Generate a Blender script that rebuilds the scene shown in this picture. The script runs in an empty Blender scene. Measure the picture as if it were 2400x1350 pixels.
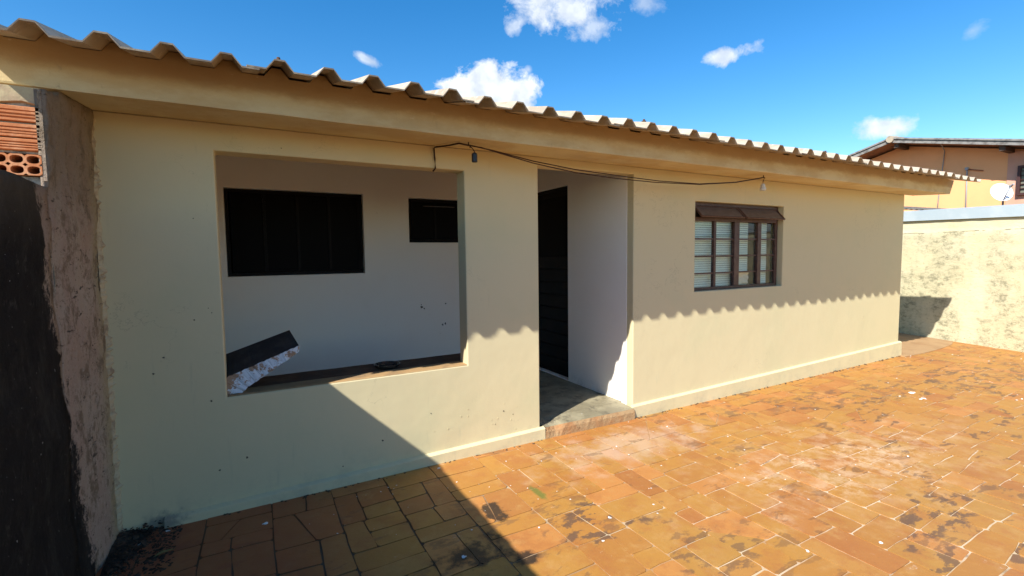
import bpy, bmesh, math, random
from mathutils import Vector, Matrix, noise
random.seed(11)
scn = bpy.context.scene
COL = scn.collection

# ------------------------------------------------------------------ camera
CAMP = Vector((0.0, -3.1, 1.4493))
CR = Vector((0.875646, -0.482788, -0.012634)); CU = Vector((0.044551, 0.054701, 0.997508)); CF = Vector((0.480894, 0.874027, -0.069407))
FPX = 1111.5
cd = bpy.data.cameras.new('camera'); cam = bpy.data.objects.new('camera', cd); COL.objects.link(cam)
cam.matrix_world = Matrix(((CR.x, CU.x, -CF.x, CAMP.x), (CR.y, CU.y, -CF.y, CAMP.y), (CR.z, CU.z, -CF.z, CAMP.z), (0, 0, 0, 1)))
cd.sensor_width = 36; cd.lens = FPX / 2400 * 36; cd.clip_start = 0.02; cd.clip_end = 3000
scn.camera = cam
def project(p):
    d = Vector(p) - CAMP; z = d.dot(CF)
    if z < 0.05: return None
    return (1200 + FPX * d.dot(CR) / z, 675 - FPX * d.dot(CU) / z)

# ------------------------------------------------------------------ light
SUN = Vector((2.16, 1.0, -2.12)).normalized()          # direction the light travels
elev = math.asin(-SUN.z); rot = math.atan2(-SUN.x, -SUN.y)
sd = bpy.data.lights.new('sun', 'SUN'); sd.energy = 4.5; sd.angle = math.radians(0.5); sd.color = (1.0, 0.955, 0.89)
so = bpy.data.objects.new('sun', sd); COL.objects.link(so); so.rotation_euler = SUN.to_track_quat('-Z', 'Y').to_euler()
scn.view_settings.view_transform = 'Standard'; scn.view_settings.look = 'None'
scn.view_settings.gamma = 1; scn.view_settings.use_curve_mapping = False
scn.view_settings.exposure = 0.95

world = bpy.data.worlds.new('World'); scn.world = world; world.use_nodes = True
wt = world.node_tree; wt.nodes.clear(); WN = wt.nodes.new; WL = wt.links.new
wo = WN('ShaderNodeOutputWorld'); bg = WN('ShaderNodeBackground'); WL(bg.outputs[0], wo.inputs[0])
sky = WN('ShaderNodeTexSky'); sky.sky_type = 'NISHITA'; sky.sun_disc = False
sky.sun_elevation = elev; sky.sun_rotation = rot; sky.air_density = 1.0; sky.dust_density = 0.1; sky.ozone_density = 2.0
SKY_STRENGTH = 0.108
bg.inputs['Strength'].default_value = SKY_STRENGTH
hsv = WN('ShaderNodeHueSaturation'); hsv.inputs['Saturation'].default_value = 1.41; hsv.inputs['Hue'].default_value = 0.500; WL(sky.outputs[0], hsv.inputs['Color'])
tc = WN('ShaderNodeTexCoord')
nz = WN('ShaderNodeTexNoise'); nz.inputs['Scale'].default_value = 16; nz.inputs['Detail'].default_value = 9; nz.inputs['Roughness'].default_value = 0.62
nz.inputs['Distortion'].default_value = 0.25
WL(tc.outputs['Generated'], nz.inputs['Vector'])
nb = WN('ShaderNodeTexNoise'); nb.inputs['Scale'].default_value = 34; nb.inputs['Detail'].default_value = 6; WL(tc.outputs['Generated'], nb.inputs['Vector'])
def wm(op, a, b=None, c=None, clamp=False):
    n = WN('ShaderNodeMath'); n.operation = op; n.use_clamp = clamp
    for i, v in enumerate((a, b, c)):
        if v is None: continue
        if isinstance(v, (int, float)): n.inputs[i].default_value = v
        else: WL(v, n.inputs[i])
    return n.outputs[0]
def wdot(v, vec):
    n = WN('ShaderNodeVectorMath'); n.operation = 'DOT_PRODUCT'; WL(v, n.inputs[0]); n.inputs[1].default_value = vec; return n.outputs['Value']
clouds = [  # direction, half width, half height, tilt, noise amount, edge softness, opacity
    ((0.5225, 0.7284, 0.4431), 0.115, 0.045, -0.10, 1.9, 0.6, 0.85),
    ((0.567, 0.7111, 0.4157), 0.042, 0.024, 0.3, 2.4, 0.8, 0.55),
    ((0.452, 0.7842, 0.4251), 0.028, 0.014, 0.6, 2.4, 0.7, 0.60),
    ((0.4268, 0.8426, 0.3020), 0.125, 0.078, -0.10, 0.95, 0.22, 0.97),
    ((0.7487, 0.5666, 0.3441), 0.052, 0.021, 0.0, 1.6, 0.5, 0.85),
    ((0.8995, 0.3907, 0.1956), 0.060, 0.026, 0.0, 1.3, 0.45, 0.90),
    ((0.2, 0.9106, 0.3618), 0.030, 0.011, -0.35, 1.7, 0.6, 0.65),
    ((0.9059, 0.2904, 0.3082), 0.018, 0.014, 0.5, 2.2, 1.0, 0.40),
    ((0.6291, 0.641, 0.4450), 0.034, 0.024, -0.4, 2.2, 0.9, 0.42),
    ((0.4824, 0.8014, 0.3537), 0.011, 0.010, 0.0, 1.6, 0.9, 0.50),
    ((-0.55, 0.62, 0.50), 0.16, 0.07, 0.1, 2.0, 0.6, 0.7),
    ((0.30, -0.85, 0.42), 0.20, 0.08, 0.0, 2.0, 0.6, 0.7),
    ((-0.80, -0.35, 0.30), 0.15, 0.05, 0.0, 2.0, 0.6, 0.7),
]
dens = None
for (d0, rx, ry, tilt, amp, soft, op_) in clouds:
    d0 = Vector(d0).normalized(); t = d0.cross(Vector((0, 0, 1))).normalized(); b = t.cross(d0)
    t2 = t * math.cos(tilt) + b * math.sin(tilt); b2 = -t * math.sin(tilt) + b * math.cos(tilt)
    sv = WN('ShaderNodeVectorMath'); sv.operation = 'SUBTRACT'; WL(tc.outputs['Generated'], sv.inputs[0]); sv.inputs[1].default_value = d0
    cx = wdot(sv.outputs[0], t2 / rx); cy = wdot(sv.outputs[0], b2 / ry); cz = wdot(sv.outputs[0], d0 / 0.15)
    r = wm('SQRT', wm('ADD', wm('ADD', wm('MULTIPLY', cx, cx), wm('MULTIPLY', cy, cy)), wm('MULTIPLY', cz, cz)))
    v = wm('MULTIPLY_ADD', wm('SUBTRACT', nz.outputs['Fac'], 0.5), amp * 1.6, wm('SUBTRACT', 0.85, r))
    q = wm('MULTIPLY', wm('DIVIDE', v, soft, clamp=True), op_)
    dens = q if dens is None else wm('MAXIMUM', dens, q)
ccr = WN('ShaderNodeValToRGB'); WL(nb.outputs['Fac'], ccr.inputs[0])
ccr.color_ramp.elements[0].position = 0.35; ccr.color_ramp.elements[0].color = (0.62, 0.68, 0.76, 1)
ccr.color_ramp.elements[1].position = 0.62; ccr.color_ramp.elements[1].color = (0.86, 0.90, 0.95, 1)
csc = WN('ShaderNodeVectorMath'); csc.operation = 'SCALE'; WL(ccr.outputs[0], csc.inputs[0]); csc.inputs['Scale'].default_value = 0.66 / SKY_STRENGTH
mx = WN('ShaderNodeMix'); mx.data_type = 'RGBA'; WL(dens, mx.inputs[0]); WL(hsv.outputs[0], mx.inputs[6]); WL(csc.outputs[0], mx.inputs[7])
WL(mx.outputs[2], bg.inputs['Color'])

# ------------------------------------------------------------------ material helpers
class M:
    def __init__(s, name, rough=0.8, spec=0.3, metal=0.0):
        s.m = bpy.data.materials.new(name); s.m.use_nodes = True; s.t = s.m.node_tree
        s.b = s.t.nodes['Principled BSDF']; s.b.inputs['Roughness'].default_value = rough
        s.b.inputs['Specular IOR Level'].default_value = spec; s.b.inputs['Metallic'].default_value = metal
        g = s.n('ShaderNodeNewGeometry'); s.geo = g; s.pos = g.outputs['Position']; s.col = None
    def n(s, t): return s.t.nodes.new(t)
    def l(s, a, b): s.t.links.new(a, b)
    def math(s, op, a, b=None, c=None, clamp=False):
        n = s.n('ShaderNodeMath'); n.operation = op; n.use_clamp = clamp
        for i, v in enumerate((a, b, c)):
            if v is None: continue
            if isinstance(v, (int, float)): n.inputs[i].default_value = v
            else: s.l(v, n.inputs[i])
        return n.outputs[0]
    def noise(s, scale, detail=4, rough=0.55, stretch=(1, 1, 1), off=(0, 0, 0), dist=0.0):
        mp = s.n('ShaderNodeMapping'); s.l(s.pos, mp.inputs[0]); mp.inputs['Scale'].default_value = stretch; mp.inputs['Location'].default_value = off
        n = s.n('ShaderNodeTexNoise'); n.inputs['Scale'].default_value = scale; n.inputs['Detail'].default_value = detail
        n.inputs['Roughness'].default_value = rough; n.inputs['Distortion'].default_value = dist; s.l(mp.outputs[0], n.inputs['Vector']); return n.outputs['Fac']
    def ramp(s, fac, lo, hi, smooth=True):
        n = s.n('ShaderNodeMapRange'); n.interpolation_type = 'SMOOTHSTEP' if smooth else 'LINEAR'
        s.l(fac, n.inputs[0]); n.inputs[1].default_value = lo; n.inputs[2].default_value = hi; return n.outputs[0]
    def base(s, c):
        n = s.n('ShaderNodeRGB'); n.outputs[0].default_value = (*c, 1); s.col = n.outputs[0]
        s.l(s.col, s.b.inputs['Base Color']); return s
    def over(s, c, fac, mode='MIX'):
        n = s.n('ShaderNodeMix'); n.data_type = 'RGBA'; n.blend_type = mode
        if isinstance(fac, (int, float)): n.inputs[0].default_value = fac
        else: s.l(fac, n.inputs[0])
        s.l(s.col, n.inputs[6])
        if isinstance(c, tuple): n.inputs[7].default_value = (*c, 1)
        else: s.l(c, n.inputs[7])
        s.col = n.outputs[2]; s.l(s.col, s.b.inputs['Base Color']); return s
    def bump(s, fac, strength=0.3, dist=0.01, prev=None):
        n = s.n('ShaderNodeBump'); n.inputs['Strength'].default_value = strength; n.inputs['Distance'].default_value = dist
        s.l(fac, n.inputs['Height'])
        if prev is not None: s.l(prev, n.inputs['Normal'])
        s.l(n.outputs[0], s.b.inputs['Normal']); return n.outputs[0]
    def xyz(s):
        n = s.n('ShaderNodeSeparateXYZ'); s.l(s.pos, n.inputs[0]); return n.outputs
    def blob(s, cx, cy, rx, ry, edge, wob, wscale=14):
        """soft irregular spot on the ground (a stain with its own place)"""
        x, y, z = s.xyz()
        a = s.math('DIVIDE', s.math('SUBTRACT', x, cx), rx); b = s.math('DIVIDE', s.math('SUBTRACT', y, cy), ry)
        r = s.math('SQRT', s.math('ADD', s.math('MULTIPLY', a, a), s.math('MULTIPLY', b, b)))
        nn = s.noise(wscale, 5, 0.65)
        v = s.math('MULTIPLY_ADD', s.math('SUBTRACT', nn, 0.5), wob, s.math('SUBTRACT', 1.0, r))
        return s.ramp(v, 0.0, edge)

def simple(name, c, rough=0.7, spec=0.3, metal=0.0, c2=None, sc=8, bump=0.0, bsc=60):
    m = M(name, rough, spec, metal).base(c)
    if c2: m.over(c2, m.ramp(m.noise(sc, 6, 0.65), 0.42, 0.66))
    if bump: m.bump(m.noise(bsc, 5), bump, 0.004)
    return m.m

# painted render of the house
def house_paint():
    m = M('beige_wall_paint', 0.78, 0.25).base((0.64, 0.555, 0.335))
    m.over((0.61, 0.545, 0.33), m.ramp(m.xyz()[0], 1.5, 7.5))
    m.over((0.55, 0.52, 0.31), m.math('MULTIPLY', m.ramp(m.noise(1.7, 5, 0.6), 0.45, 0.75), 0.5))
    st = m.noise(3.0, 6, 0.7, (6, 6, 0.7))                                   # faint vertical runs
    m.over((0.46, 0.43, 0.28), m.math('MULTIPLY', m.ramp(st, 0.58, 0.76), 0.40))
    low = m.ramp(m.xyz()[2], 0.28, 0.0)                                         # splash dirt by the floor
    m.over((0.40, 0.36, 0.25), m.math('MULTIPLY', low, m.math('MULTIPLY', m.ramp(m.noise(7, 6, 0.7), 0.45, 0.7), 0.4)))
    m.over((0.30, 0.27, 0.20), m.math('MULTIPLY', m.ramp(m.noise(26, 3, 0.5, off=(3, 1, 7)), 0.76, 0.80), 0.5))
    ck = m.math('ABSOLUTE', m.math('SUBTRACT', m.noise(1.9, 7, 0.62, (1, 1, 1.3), (5, 5, 2)), 0.5))
    m.over((0.34, 0.30, 0.20), m.math('MULTIPLY', m.math('MULTIPLY', m.ramp(ck, 0.0022, 0.0008), m.ramp(m.noise(1.1, 3, off=(8, 1, 3)), 0.52, 0.6)), 0.55))
    m.over((0.20, 0.19, 0.16), m.blob3(-0.47, 0.03, 0.13, 0.07, 0.8, 1.8))
    nb1 = m.bump(m.noise(2.8, 3), 0.22, 0.03)
    m.bump(m.noise(90, 5, 0.6), 0.20, 0.002, nb1)
    return m.m
def blob3(s, cx, cz, rx, rz, edge, wob):
    x, y, z = s.xyz()
    a = s.math('DIVIDE', s.math('SUBTRACT', x, cx), rx); b = s.math('DIVIDE', s.math('SUBTRACT', z, cz), rz)
    r = s.math('SQRT', s.math('ADD', s.math('MULTIPLY', a, a), s.math('MULTIPLY', b, b)))
    v = s.math('MULTIPLY_ADD', s.math('SUBTRACT', s.noise(22, 5, 0.7), 0.5), wob, s.math('SUBTRACT', 1.0, r))
    return s.math('MULTIPLY', s.ramp(v, 0.0, edge), 0.8)
M.blob3 = blob3
MP = house_paint()

def beam_mat():
    m = M('eave_beam_paint', 0.85, 0.2).base((0.58, 0.45, 0.24))
    m.over((0.66, 0.56, 0.33), m.ramp(m.noise(2.2, 6, 0.65, (1, 1, 2.5)), 0.40, 0.62))
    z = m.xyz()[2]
    up = m.ramp(m.math('MULTIPLY_ADD', m.noise(3.5, 6, 0.7, (1, 1, 2)), 0.10, z), 2.285, 2.335)      # upper band darker: grime, and shade under the sheets put into the colour
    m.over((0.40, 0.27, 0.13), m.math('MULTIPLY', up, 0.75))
    m.over((0.36, 0.28, 0.17), m.math('MULTIPLY', m.ramp(m.noise(11, 7, 0.75, (1, 1, 0.5)), 0.60, 0.72), 0.55))
    m.over((0.72, 0.64, 0.45), m.math('MULTIPLY', m.ramp(m.noise(17, 5, 0.7, (0.6, 1, 2), (4, 2, 1)), 0.64, 0.72), 0.5))
    a = m.bump(m.noise(9, 5, 0.6), 0.35, 0.012); m.bump(m.noise(80, 4), 0.3, 0.003, a); return m.m
MBEAM = beam_mat()

def white_wall():
    m = M('white_inner_paint', 0.75, 0.25).base((0.92, 0.87, 0.77))
    m.over((0.87, 0.81, 0.71), m.math('MULTIPLY', m.ramp(m.noise(1.6, 6, 0.6), 0.45, 0.75), 0.5))
    m.over((0.42, 0.38, 0.34), m.math('MULTIPLY', m.ramp(m.noise(12, 7, 0.75, (1, 1, 0.5)), 0.66, 0.74), 0.5))
    low = m.ramp(m.xyz()[2], 0.24, 0.09)
    m.over((0.42, 0.38, 0.33), m.math('MULTIPLY', low, m.math('MULTIPLY', m.ramp(m.noise(10, 5, 0.7), 0.45, 0.7), 0.5)))
    m.bump(m.noise(40, 4), 0.15, 0.003); return m.m
MW = white_wall()

def roof_mat():
    m = M('fibre_cement_roofing', 0.9, 0.15).base((0.44, 0.37, 0.28))
    m.over((0.33, 0.27, 0.20), m.ramp(m.noise(5, 6, 0.7, (2, 0.5, 1)), 0.42, 0.65))
    m.over((0.62, 0.56, 0.47), m.math('MULTIPLY', m.ramp(m.noise(18, 6, 0.7), 0.55, 0.7), 0.6))
    m.over((0.12, 0.11, 0.09), m.math('MULTIPLY', m.ramp(m.noise(9, 7, 0.75, (2, 1, 1), (5, 5, 5)), 0.66, 0.75), 0.6))
    m.bump(m.noise(90, 4), 0.35, 0.003); return m.m
MR = roof_mat()
MREDGE = simple('dark_sheet_edge', (0.16, 0.13, 0.10), 0.95, 0.1, c2=(0.28, 0.24, 0.18), sc=12, bump=0.5, bsc=60)  # darker colour for the front edge faces of the sheets

def tile_mat():
    m = M('orange_floor_tile', 0.58, 0.4)
    oi = m.n('ShaderNodeObjectInfo')
    rnd = m.math('FRACT', m.math('MULTIPLY_ADD', m.geo.outputs['Random Per Island'], 3.7, m.math('MULTIPLY', oi.outputs['Random'], 5.3)))
    cr = m.n('ShaderNodeValToRGB'); m.l(rnd, cr.inputs[0]); e = cr.color_ramp.elements
    e[0].position = 0; e[0].color = (0.37, 0.165, 0.038, 1)
    e[1].position = 1; e[1].color = (0.40, 0.200, 0.050, 1)
    for p_, c in ((0.25, (0.41, 0.195, 0.040)), (0.5, (0.38, 0.195, 0.045)), (0.62, (0.47, 0.205, 0.055)), (0.8, (0.34, 0.135, 0.035)), (0.9, (0.42, 0.205, 0.050))):
        x = e.new(p_); x.color = (*c, 1)
    m.col = cr.outputs[0]
    rn2 = m.math('FRACT', m.math('MULTIPLY', rnd, 17.3))
    m.over((0.33, 0.12, 0.035), m.math('MULTIPLY', m.ramp(m.noise(5.5, 6, 0.65), 0.45, 0.68), 0.6))
    m.over((0.46, 0.26, 0.085), m.math('MULTIPLY', m.ramp(m.noise(8, 6, 0.7, off=(2, 8, 0)), 0.50, 0.70), 0.5))
    # worn chalky film, strongest in the middle of the yard
    ch = m.blob(3.6, -1.45, 1.7, 0.75, 1.4, 2.4, 3.0)
    m.over((0.60, 0.42, 0.26), m.math('MULTIPLY', ch, m.math('MULTIPLY', m.ramp(m.noise(9, 8, 0.75), 0.42, 0.60), 0.9)))
    m.over((0.58, 0.45, 0.34), m.math('MULTIPLY', m.blob(2.5, -0.45, 1.0, 0.35, 1.0, 3.0, 5.0), 0.45))
    m.over((0.60, 0.44, 0.32), m.math('MULTIPLY', m.ramp(m.noise(6, 8, 0.78, (1, 1.6, 1), (9, 3, 0)), 0.62, 0.70), 0.6))
    # dark damp stains: mostly held by single pieces
    far = m.ramp(m.xyz()[0], 2.6, 5.0)
    gate = m.ramp(rn2, 0.55, 0.60); gate2 = m.ramp(rn2, 0.25, 0.30)
    dk = m.ramp(m.noise(6.5, 9, 0.62, (0.75, 1.6, 1), (1, 4, 0), 0.3), 0.55, 0.60)
    m.over((0.15, 0.08, 0.04), m.math('MULTIPLY', m.math('MULTIPLY', dk, gate), m.math('MULTIPLY_ADD', far, 0.30, 0.50)))
    for (cx, cy, rx, ry, k) in ((1.62, -1.12, 0.40, 0.24, 0.85), (3.15, -2.0, 0.55, 0.16, 0.8), (2.8, -2.35, 0.6, 0.2, 0.75), (1.9, -1.65, 0.3, 0.2, 0.6), (5.6, -0.7, 1.2, 0.3, 0.6), (7.2, -1.0, 1.4, 0.4, 0.6), (4.3, -0.4, 0.9, 0.2, 0.55)):
        patch = m.math('MULTIPLY', m.blob(cx, cy, rx, ry, 0.25, 1.6, 7), m.ramp(m.noise(9, 9, 0.62, (0.8, 1.5, 1), (cx, cy, 0)), 0.50, 0.56))
        m.over((0.12, 0.07, 0.045), m.math('MULTIPLY', m.math('MULTIPLY', patch, gate2), k))
    m.over((0.016, 0.015, 0.013), m.math('MULTIPLY', m.blob(0.90, -1.06, 0.20, 0.15, 0.8, 3.2, 12), 0.95))     # scorch
    m.over((0.016, 0.015, 0.013), m.math('MULTIPLY', m.blob(1.15, -0.77, 0.07, 0.11, 0.4, 2.2, 12), 0.9))
    m.over((0.016, 0.015, 0.013), m.math('MULTIPLY', m.blob(1.10, -1.22, 0.07, 0.08, 0.5, 2.0, 12), 0.9))
    m.over((0.13, 0.15, 0.03), m.math('MULTIPLY', m.blob(1.475, -0.72, 0.035, 0.12, 0.6, 1.4, 18), 0.85))       # moss
    m.over((0.03, 0.025, 0.02), m.math('MULTIPLY', m.blob(-0.52, -0.24, 0.22, 0.34, 0.6, 2.2, 9), 0.92))        # soot by the corner
    m.over((0.32, 0.095, 0.04), m.math('MULTIPLY', m.ramp(m.xyz()[0], 0.65, 0.0), 0.75))                      # redder left: tone of the shaded floor put into the colour
    rr = m.n('ShaderNodeMapRange'); m.l(m.noise(12, 5), rr.inputs[0]); rr.inputs[3].default_value = 0.42; rr.inputs[4].default_value = 0.72; m.l(rr.outputs[0], m.b.inputs['Roughness'])
    m.over((0.22, 0.10, 0.04), m.math('MULTIPLY', m.ramp(m.noise(60, 6, 0.8, off=(4, 4, 4)), 0.60, 0.68), 0.55))
    m.over((0.62, 0.50, 0.36), m.math('MULTIPLY', m.ramp(m.noise(75, 5, 0.8, off=(1, 7, 4)), 0.66, 0.70), 0.6))
    a = m.bump(m.noise(22, 6, 0.7), 0.40, 0.005); m.bump(m.noise(160, 3), 0.35, 0.002, a)
    return m.m
MT = tile_mat()

def grout_mat():
    m = M('cement_joint', 0.95, 0.1).base((0.50, 0.40, 0.26))
    m.over((0.38, 0.22, 0.10), m.ramp(m.noise(2.4, 5, 0.65), 0.42, 0.60))
    m.over((0.62, 0.50, 0.36), m.math('MULTIPLY', m.blob(3.4, -1.5, 2.0, 1.1, 0.8, 2.0, 3), 0.8))
    m.over((0.16, 0.09, 0.05), m.math('MULTIPLY', m.ramp(m.noise(4.5, 5, 0.7, off=(7, 7, 0)), 0.54, 0.64), 0.6))
    m.over((0.075, 0.04, 0.025), m.math('MULTIPLY', m.ramp(m.xyz()[0], 1.6, 0.7), 0.85))  # joints darker at left: shade of the boundary wall painted into the colour
    m.bump(m.noise(120, 4), 0.5, 0.003); return m.m
MG = grout_mat()

def mould_wall():
    m = M('mouldy_render', 0.95, 0.1).base((0.58, 0.45, 0.35))
    m.over((0.56, 0.40, 0.31), m.ramp(m.noise(6, 6, 0.65, (1, 1, 0.35)), 0.42, 0.60))
    m.over((0.52, 0.42, 0.24), m.math('MULTIPLY', m.ramp(m.xyz()[1], -0.16, -0.02), 0.8))
    m.over((0.24, 0.17, 0.11), m.math('MULTIPLY', m.ramp(m.noise(11, 9, 0.78, (1, 1.2, 0.7), (3, 3, 3)), 0.50, 0.60), 0.8))
    m.over((0.66, 0.54, 0.42), m.math('MULTIPLY', m.ramp(m.noise(38, 8, 0.8, off=(6, 6, 1)), 0.52, 0.62), 0.55))
    m.over((0.22, 0.16, 0.11), m.math('MULTIPLY', m.ramp(m.noise(48, 6, 0.8, off=(2, 5, 1)), 0.56, 0.64), 0.6))
    m.over((0.06, 0.045, 0.035), m.math('MULTIPLY', m.ramp(m.noise(24, 6, 0.7, (1, 0.6, 1.5), (1, 9, 3)), 0.60, 0.66), 0.85))
    m.over((0.40, 0.13, 0.05), m.math('MULTIPLY', m.ramp(m.noise(7, 4, 0.6, off=(8, 2, 5)), 0.70, 0.76), 0.8))
    x, y, z = m.xyz()
    # black mould: edge runs from (y=-.46, z=1.75) to (y=-.25, z=0)
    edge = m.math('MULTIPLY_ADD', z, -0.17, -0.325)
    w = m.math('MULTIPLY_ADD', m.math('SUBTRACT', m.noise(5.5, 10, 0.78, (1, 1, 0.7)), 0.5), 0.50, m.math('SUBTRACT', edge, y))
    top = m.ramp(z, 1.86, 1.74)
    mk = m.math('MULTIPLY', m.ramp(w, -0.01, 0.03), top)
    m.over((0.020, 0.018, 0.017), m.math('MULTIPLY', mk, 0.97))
    m.over((0.12, 0.10, 0.085), m.math('MULTIPLY', mk, m.math('MULTIPLY', m.ramp(m.noise(26, 8, 0.8, (1, 1, 0.6), (2, 2, 2)), 0.56, 0.66), 0.6)))
    m.over((0.085, 0.072, 0.060), m.math('MULTIPLY', mk, m.math('MULTIPLY', m.ramp(m.noise(6, 10, 0.8, (1, 1, 0.45)), 0.48, 0.66), 0.6)))
    m.over((0.45, 0.42, 0.38), m.math('MULTIPLY', mk, m.ramp(m.noise(60, 2, 0.5), 0.745, 0.77)))
    # greyer under the eave
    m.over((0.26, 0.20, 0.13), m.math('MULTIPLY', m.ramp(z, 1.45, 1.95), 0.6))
    a = m.bump(m.noise(18, 8, 0.75), 1.0, 0.03); m.bump(m.noise(90, 6, 0.7), 0.9, 0.006, a); return m.m
MM = mould_wall()

def yard_mat():
    m = M('stained_cream_render', 0.9, 0.15).base((0.66, 0.60, 0.40))
    x, y, z = m.xyz()
    low = m.ramp(m.math('MULTIPLY_ADD', m.noise(12, 5), 0.02, z), 1.745, 1.725)
    m.over((0.62, 0.55, 0.33), m.math('MULTIPLY', m.ramp(m.noise(2, 5), 0.4, 0.6), 0.6))
    g = m.ramp(m.noise(7, 12, 0.82, (1, 1.1, 1.7), (2, 2, 6)), 0.47, 0.60)
    mass = m.ramp(m.noise(1.9, 5, 0.6, (1, 1.2, 0.7), (3, 1, 2)), 0.40, 0.56)
    m.over((0.52, 0.48, 0.31), m.math('MULTIPLY', low, m.math('MULTIPLY', mass, 0.55)))
    m.over((0.19, 0.18, 0.115), m.math('MULTIPLY', low, m.math('MULTIPLY', m.math('MULTIPLY', g, mass), 0.75)))
    g2 = m.ramp(m.noise(16, 8, 0.75, (1, 1, 3.0), (6, 2, 6)), 0.56, 0.66)
    m.over((0.28, 0.24, 0.15), m.math('MULTIPLY', low, m.math('MULTIPLY', g2, 0.65)))
    m.over((0.20, 0.17, 0.10), m.math('MULTIPLY', m.ramp(z, 0.30, 0.0), m.math('MULTIPLY', g2, 0.9)))
    ln = m.math('ABSOLUTE', m.math('SUBTRACT', m.math('MULTIPLY_ADD', m.noise(10, 4), 0.03, z), 1.742))
    m.over((0.16, 0.14, 0.09), m.math('MULTIPLY', m.ramp(ln, 0.008, 0.002), m.ramp(m.noise(5, 4), 0.42, 0.5)))
    a = m.bump(m.noise(8, 8, 0.75, (1, 1, 2)), 0.5, 0.02); m.bump(m.noise(60, 5), 0.5, 0.005, a); return m.m
MY = yard_mat()

def concrete_floor():
    m = M('worn_cement_floor', 0.55, 0.4).base((0.22, 0.19, 0.12))
    m.over((0.32, 0.28, 0.18), m.ramp(m.noise(4, 6, 0.7), 0.42, 0.62))
    m.over((0.10, 0.085, 0.06), m.math('MULTIPLY', m.ramp(m.noise(8, 6, 0.7, off=(4, 4, 4)), 0.5, 0.65), 0.7))
    m.over((0.75, 0.73, 0.66), m.ramp(m.noise(13, 7, 0.75, off=(1.3, 2, 4)), 0.655, 0.68))
    m.bump(m.noise(30, 6), 0.3, 0.004); return m.m
MC = concrete_floor()
def step_mat():
    m = M('chipped_step_edge', 0.85, 0.2).base((0.40, 0.27, 0.14))
    m.over((0.36, 0.17, 0.07), m.math('MULTIPLY', m.ramp(m.noise(6, 6, 0.7), 0.40, 0.66), 0.8))
    m.over((0.10, 0.05, 0.03), m.math('MULTIPLY', m.ramp(m.noise(20, 5, 0.7, off=(5, 0, 0)), 0.62, 0.68), 0.9))
    m.bump(m.noise(35, 6, 0.7), 0.9, 0.01); return m.m
MSTEP = step_mat()
MCOUNTER = simple('shaded_counter_tone', (0.085, 0.05, 0.032), 0.75, 0.2, c2=(0.14, 0.085, 0.05), sc=6, bump=0.5, bsc=30)  # back of the counter top, with its shade put into the colour
MSILL = simple('sunlit_sill_tone', (0.38, 0.24, 0.11), 0.8, 0.2, c2=(0.26, 0.17, 0.09), sc=7, bump=0.5, bsc=40)  # front strip of the same top, with the sunlight put into the colour
MPATH = simple('smooth_tan_cement', (0.38, 0.24, 0.12), 0.7, 0.3, c2=(0.32, 0.19, 0.09), sc=3, bump=0.25, bsc=20)
MSOIL = simple('bare_red_soil', (0.24, 0.12, 0.055), 0.95, 0.1, c2=(0.17, 0.085, 0.04), sc=1.2, bump=0.5, bsc=9)
MBLACK = simple('black_metal_paint', (0.008, 0.0075, 0.007), 0.55, 0.12, c2=(0.013, 0.011, 0.010), sc=6)
MDARKGLASS = simple('dark_window_glass', (0.004, 0.004, 0.004), 0.5, 0.06)
MFRAME = simple('brown_window_metal', (0.075, 0.036, 0.026), 0.5, 0.35, c2=(0.12, 0.065, 0.045), sc=30, bump=0.3)
MBLIND = simple('pale_blind_slats', (0.84, 0.90, 0.82), 0.55, 0.3)
MCLOTH = simple('crumpled_pale_plastic', (0.70, 0.60, 0.50), 0.5, 0.4)
MGREY = simple('galvanised_cap', (0.42, 0.50, 0.53), 0.5, 0.4, 0.0, c2=(0.48, 0.55, 0.57), sc=3)
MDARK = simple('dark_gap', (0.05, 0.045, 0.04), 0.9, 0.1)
MWIRE = simple('dark_red_cable', (0.045, 0.018, 0.014), 0.5, 0.3)
MHBLACK = simple('black_bakelite', (0.012, 0.014, 0.02), 0.35, 0.4)
MHWHITE = simple('white_porcelain', (0.62, 0.60, 0.52), 0.3, 0.5)
MDISHGREY = simple('painted_steel_grey', (0.30, 0.32, 0.33), 0.5, 0.4)
MDISHW = simple('white_dish_enamel', (0.80, 0.80, 0.80), 0.4, 0.4)
MORANGE = simple('orange_house_render', (0.86, 0.42, 0.19), 0.85, 0.2, c2=(0.80, 0.39, 0.18), sc=1.2, bump=0.2, bsc=12)
MPINK = simple('pink_house_render', (0.62, 0.34, 0.24), 0.85, 0.2, c2=(0.56, 0.30, 0.21), sc=2)
MVERGE = simple('weathered_verge_board', (0.24, 0.23, 0.21), 0.85, 0.2, c2=(0.12, 0.11, 0.10), sc=9, bump=0.4, bsc=30)
MCLAYROOF = simple('old_clay_roof', (0.24, 0.14, 0.09), 0.9, 0.1, c2=(0.12, 0.08, 0.06), sc=5, bump=0.5, bsc=10)
MWINFRAME2 = simple('maroon_window_metal', (0.06, 0.025, 0.022), 0.5, 0.3)
MWINPANE2 = simple('dusty_far_glass', (0.16, 0.16, 0.12), 0.4, 0.4)
def slab_mat():
    m = M('flaking_white_edge', 0.85, 0.2).base((0.34, 0.22, 0.14))
    m.over((0.62, 0.66, 0.68), m.ramp(m.noise(12, 8, 0.75, (1, 1, 1), (2, 0, 0)), 0.47, 0.52))
    m.over((0.30, 0.12, 0.06), m.math('MULTIPLY', m.ramp(m.noise(20, 6, 0.7, off=(9, 0, 0)), 0.60, 0.66), 0.8))
    m.bump(m.noise(30, 6, 0.7), 0.8, 0.008); return m.m
MSLABE = slab_mat()
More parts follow.
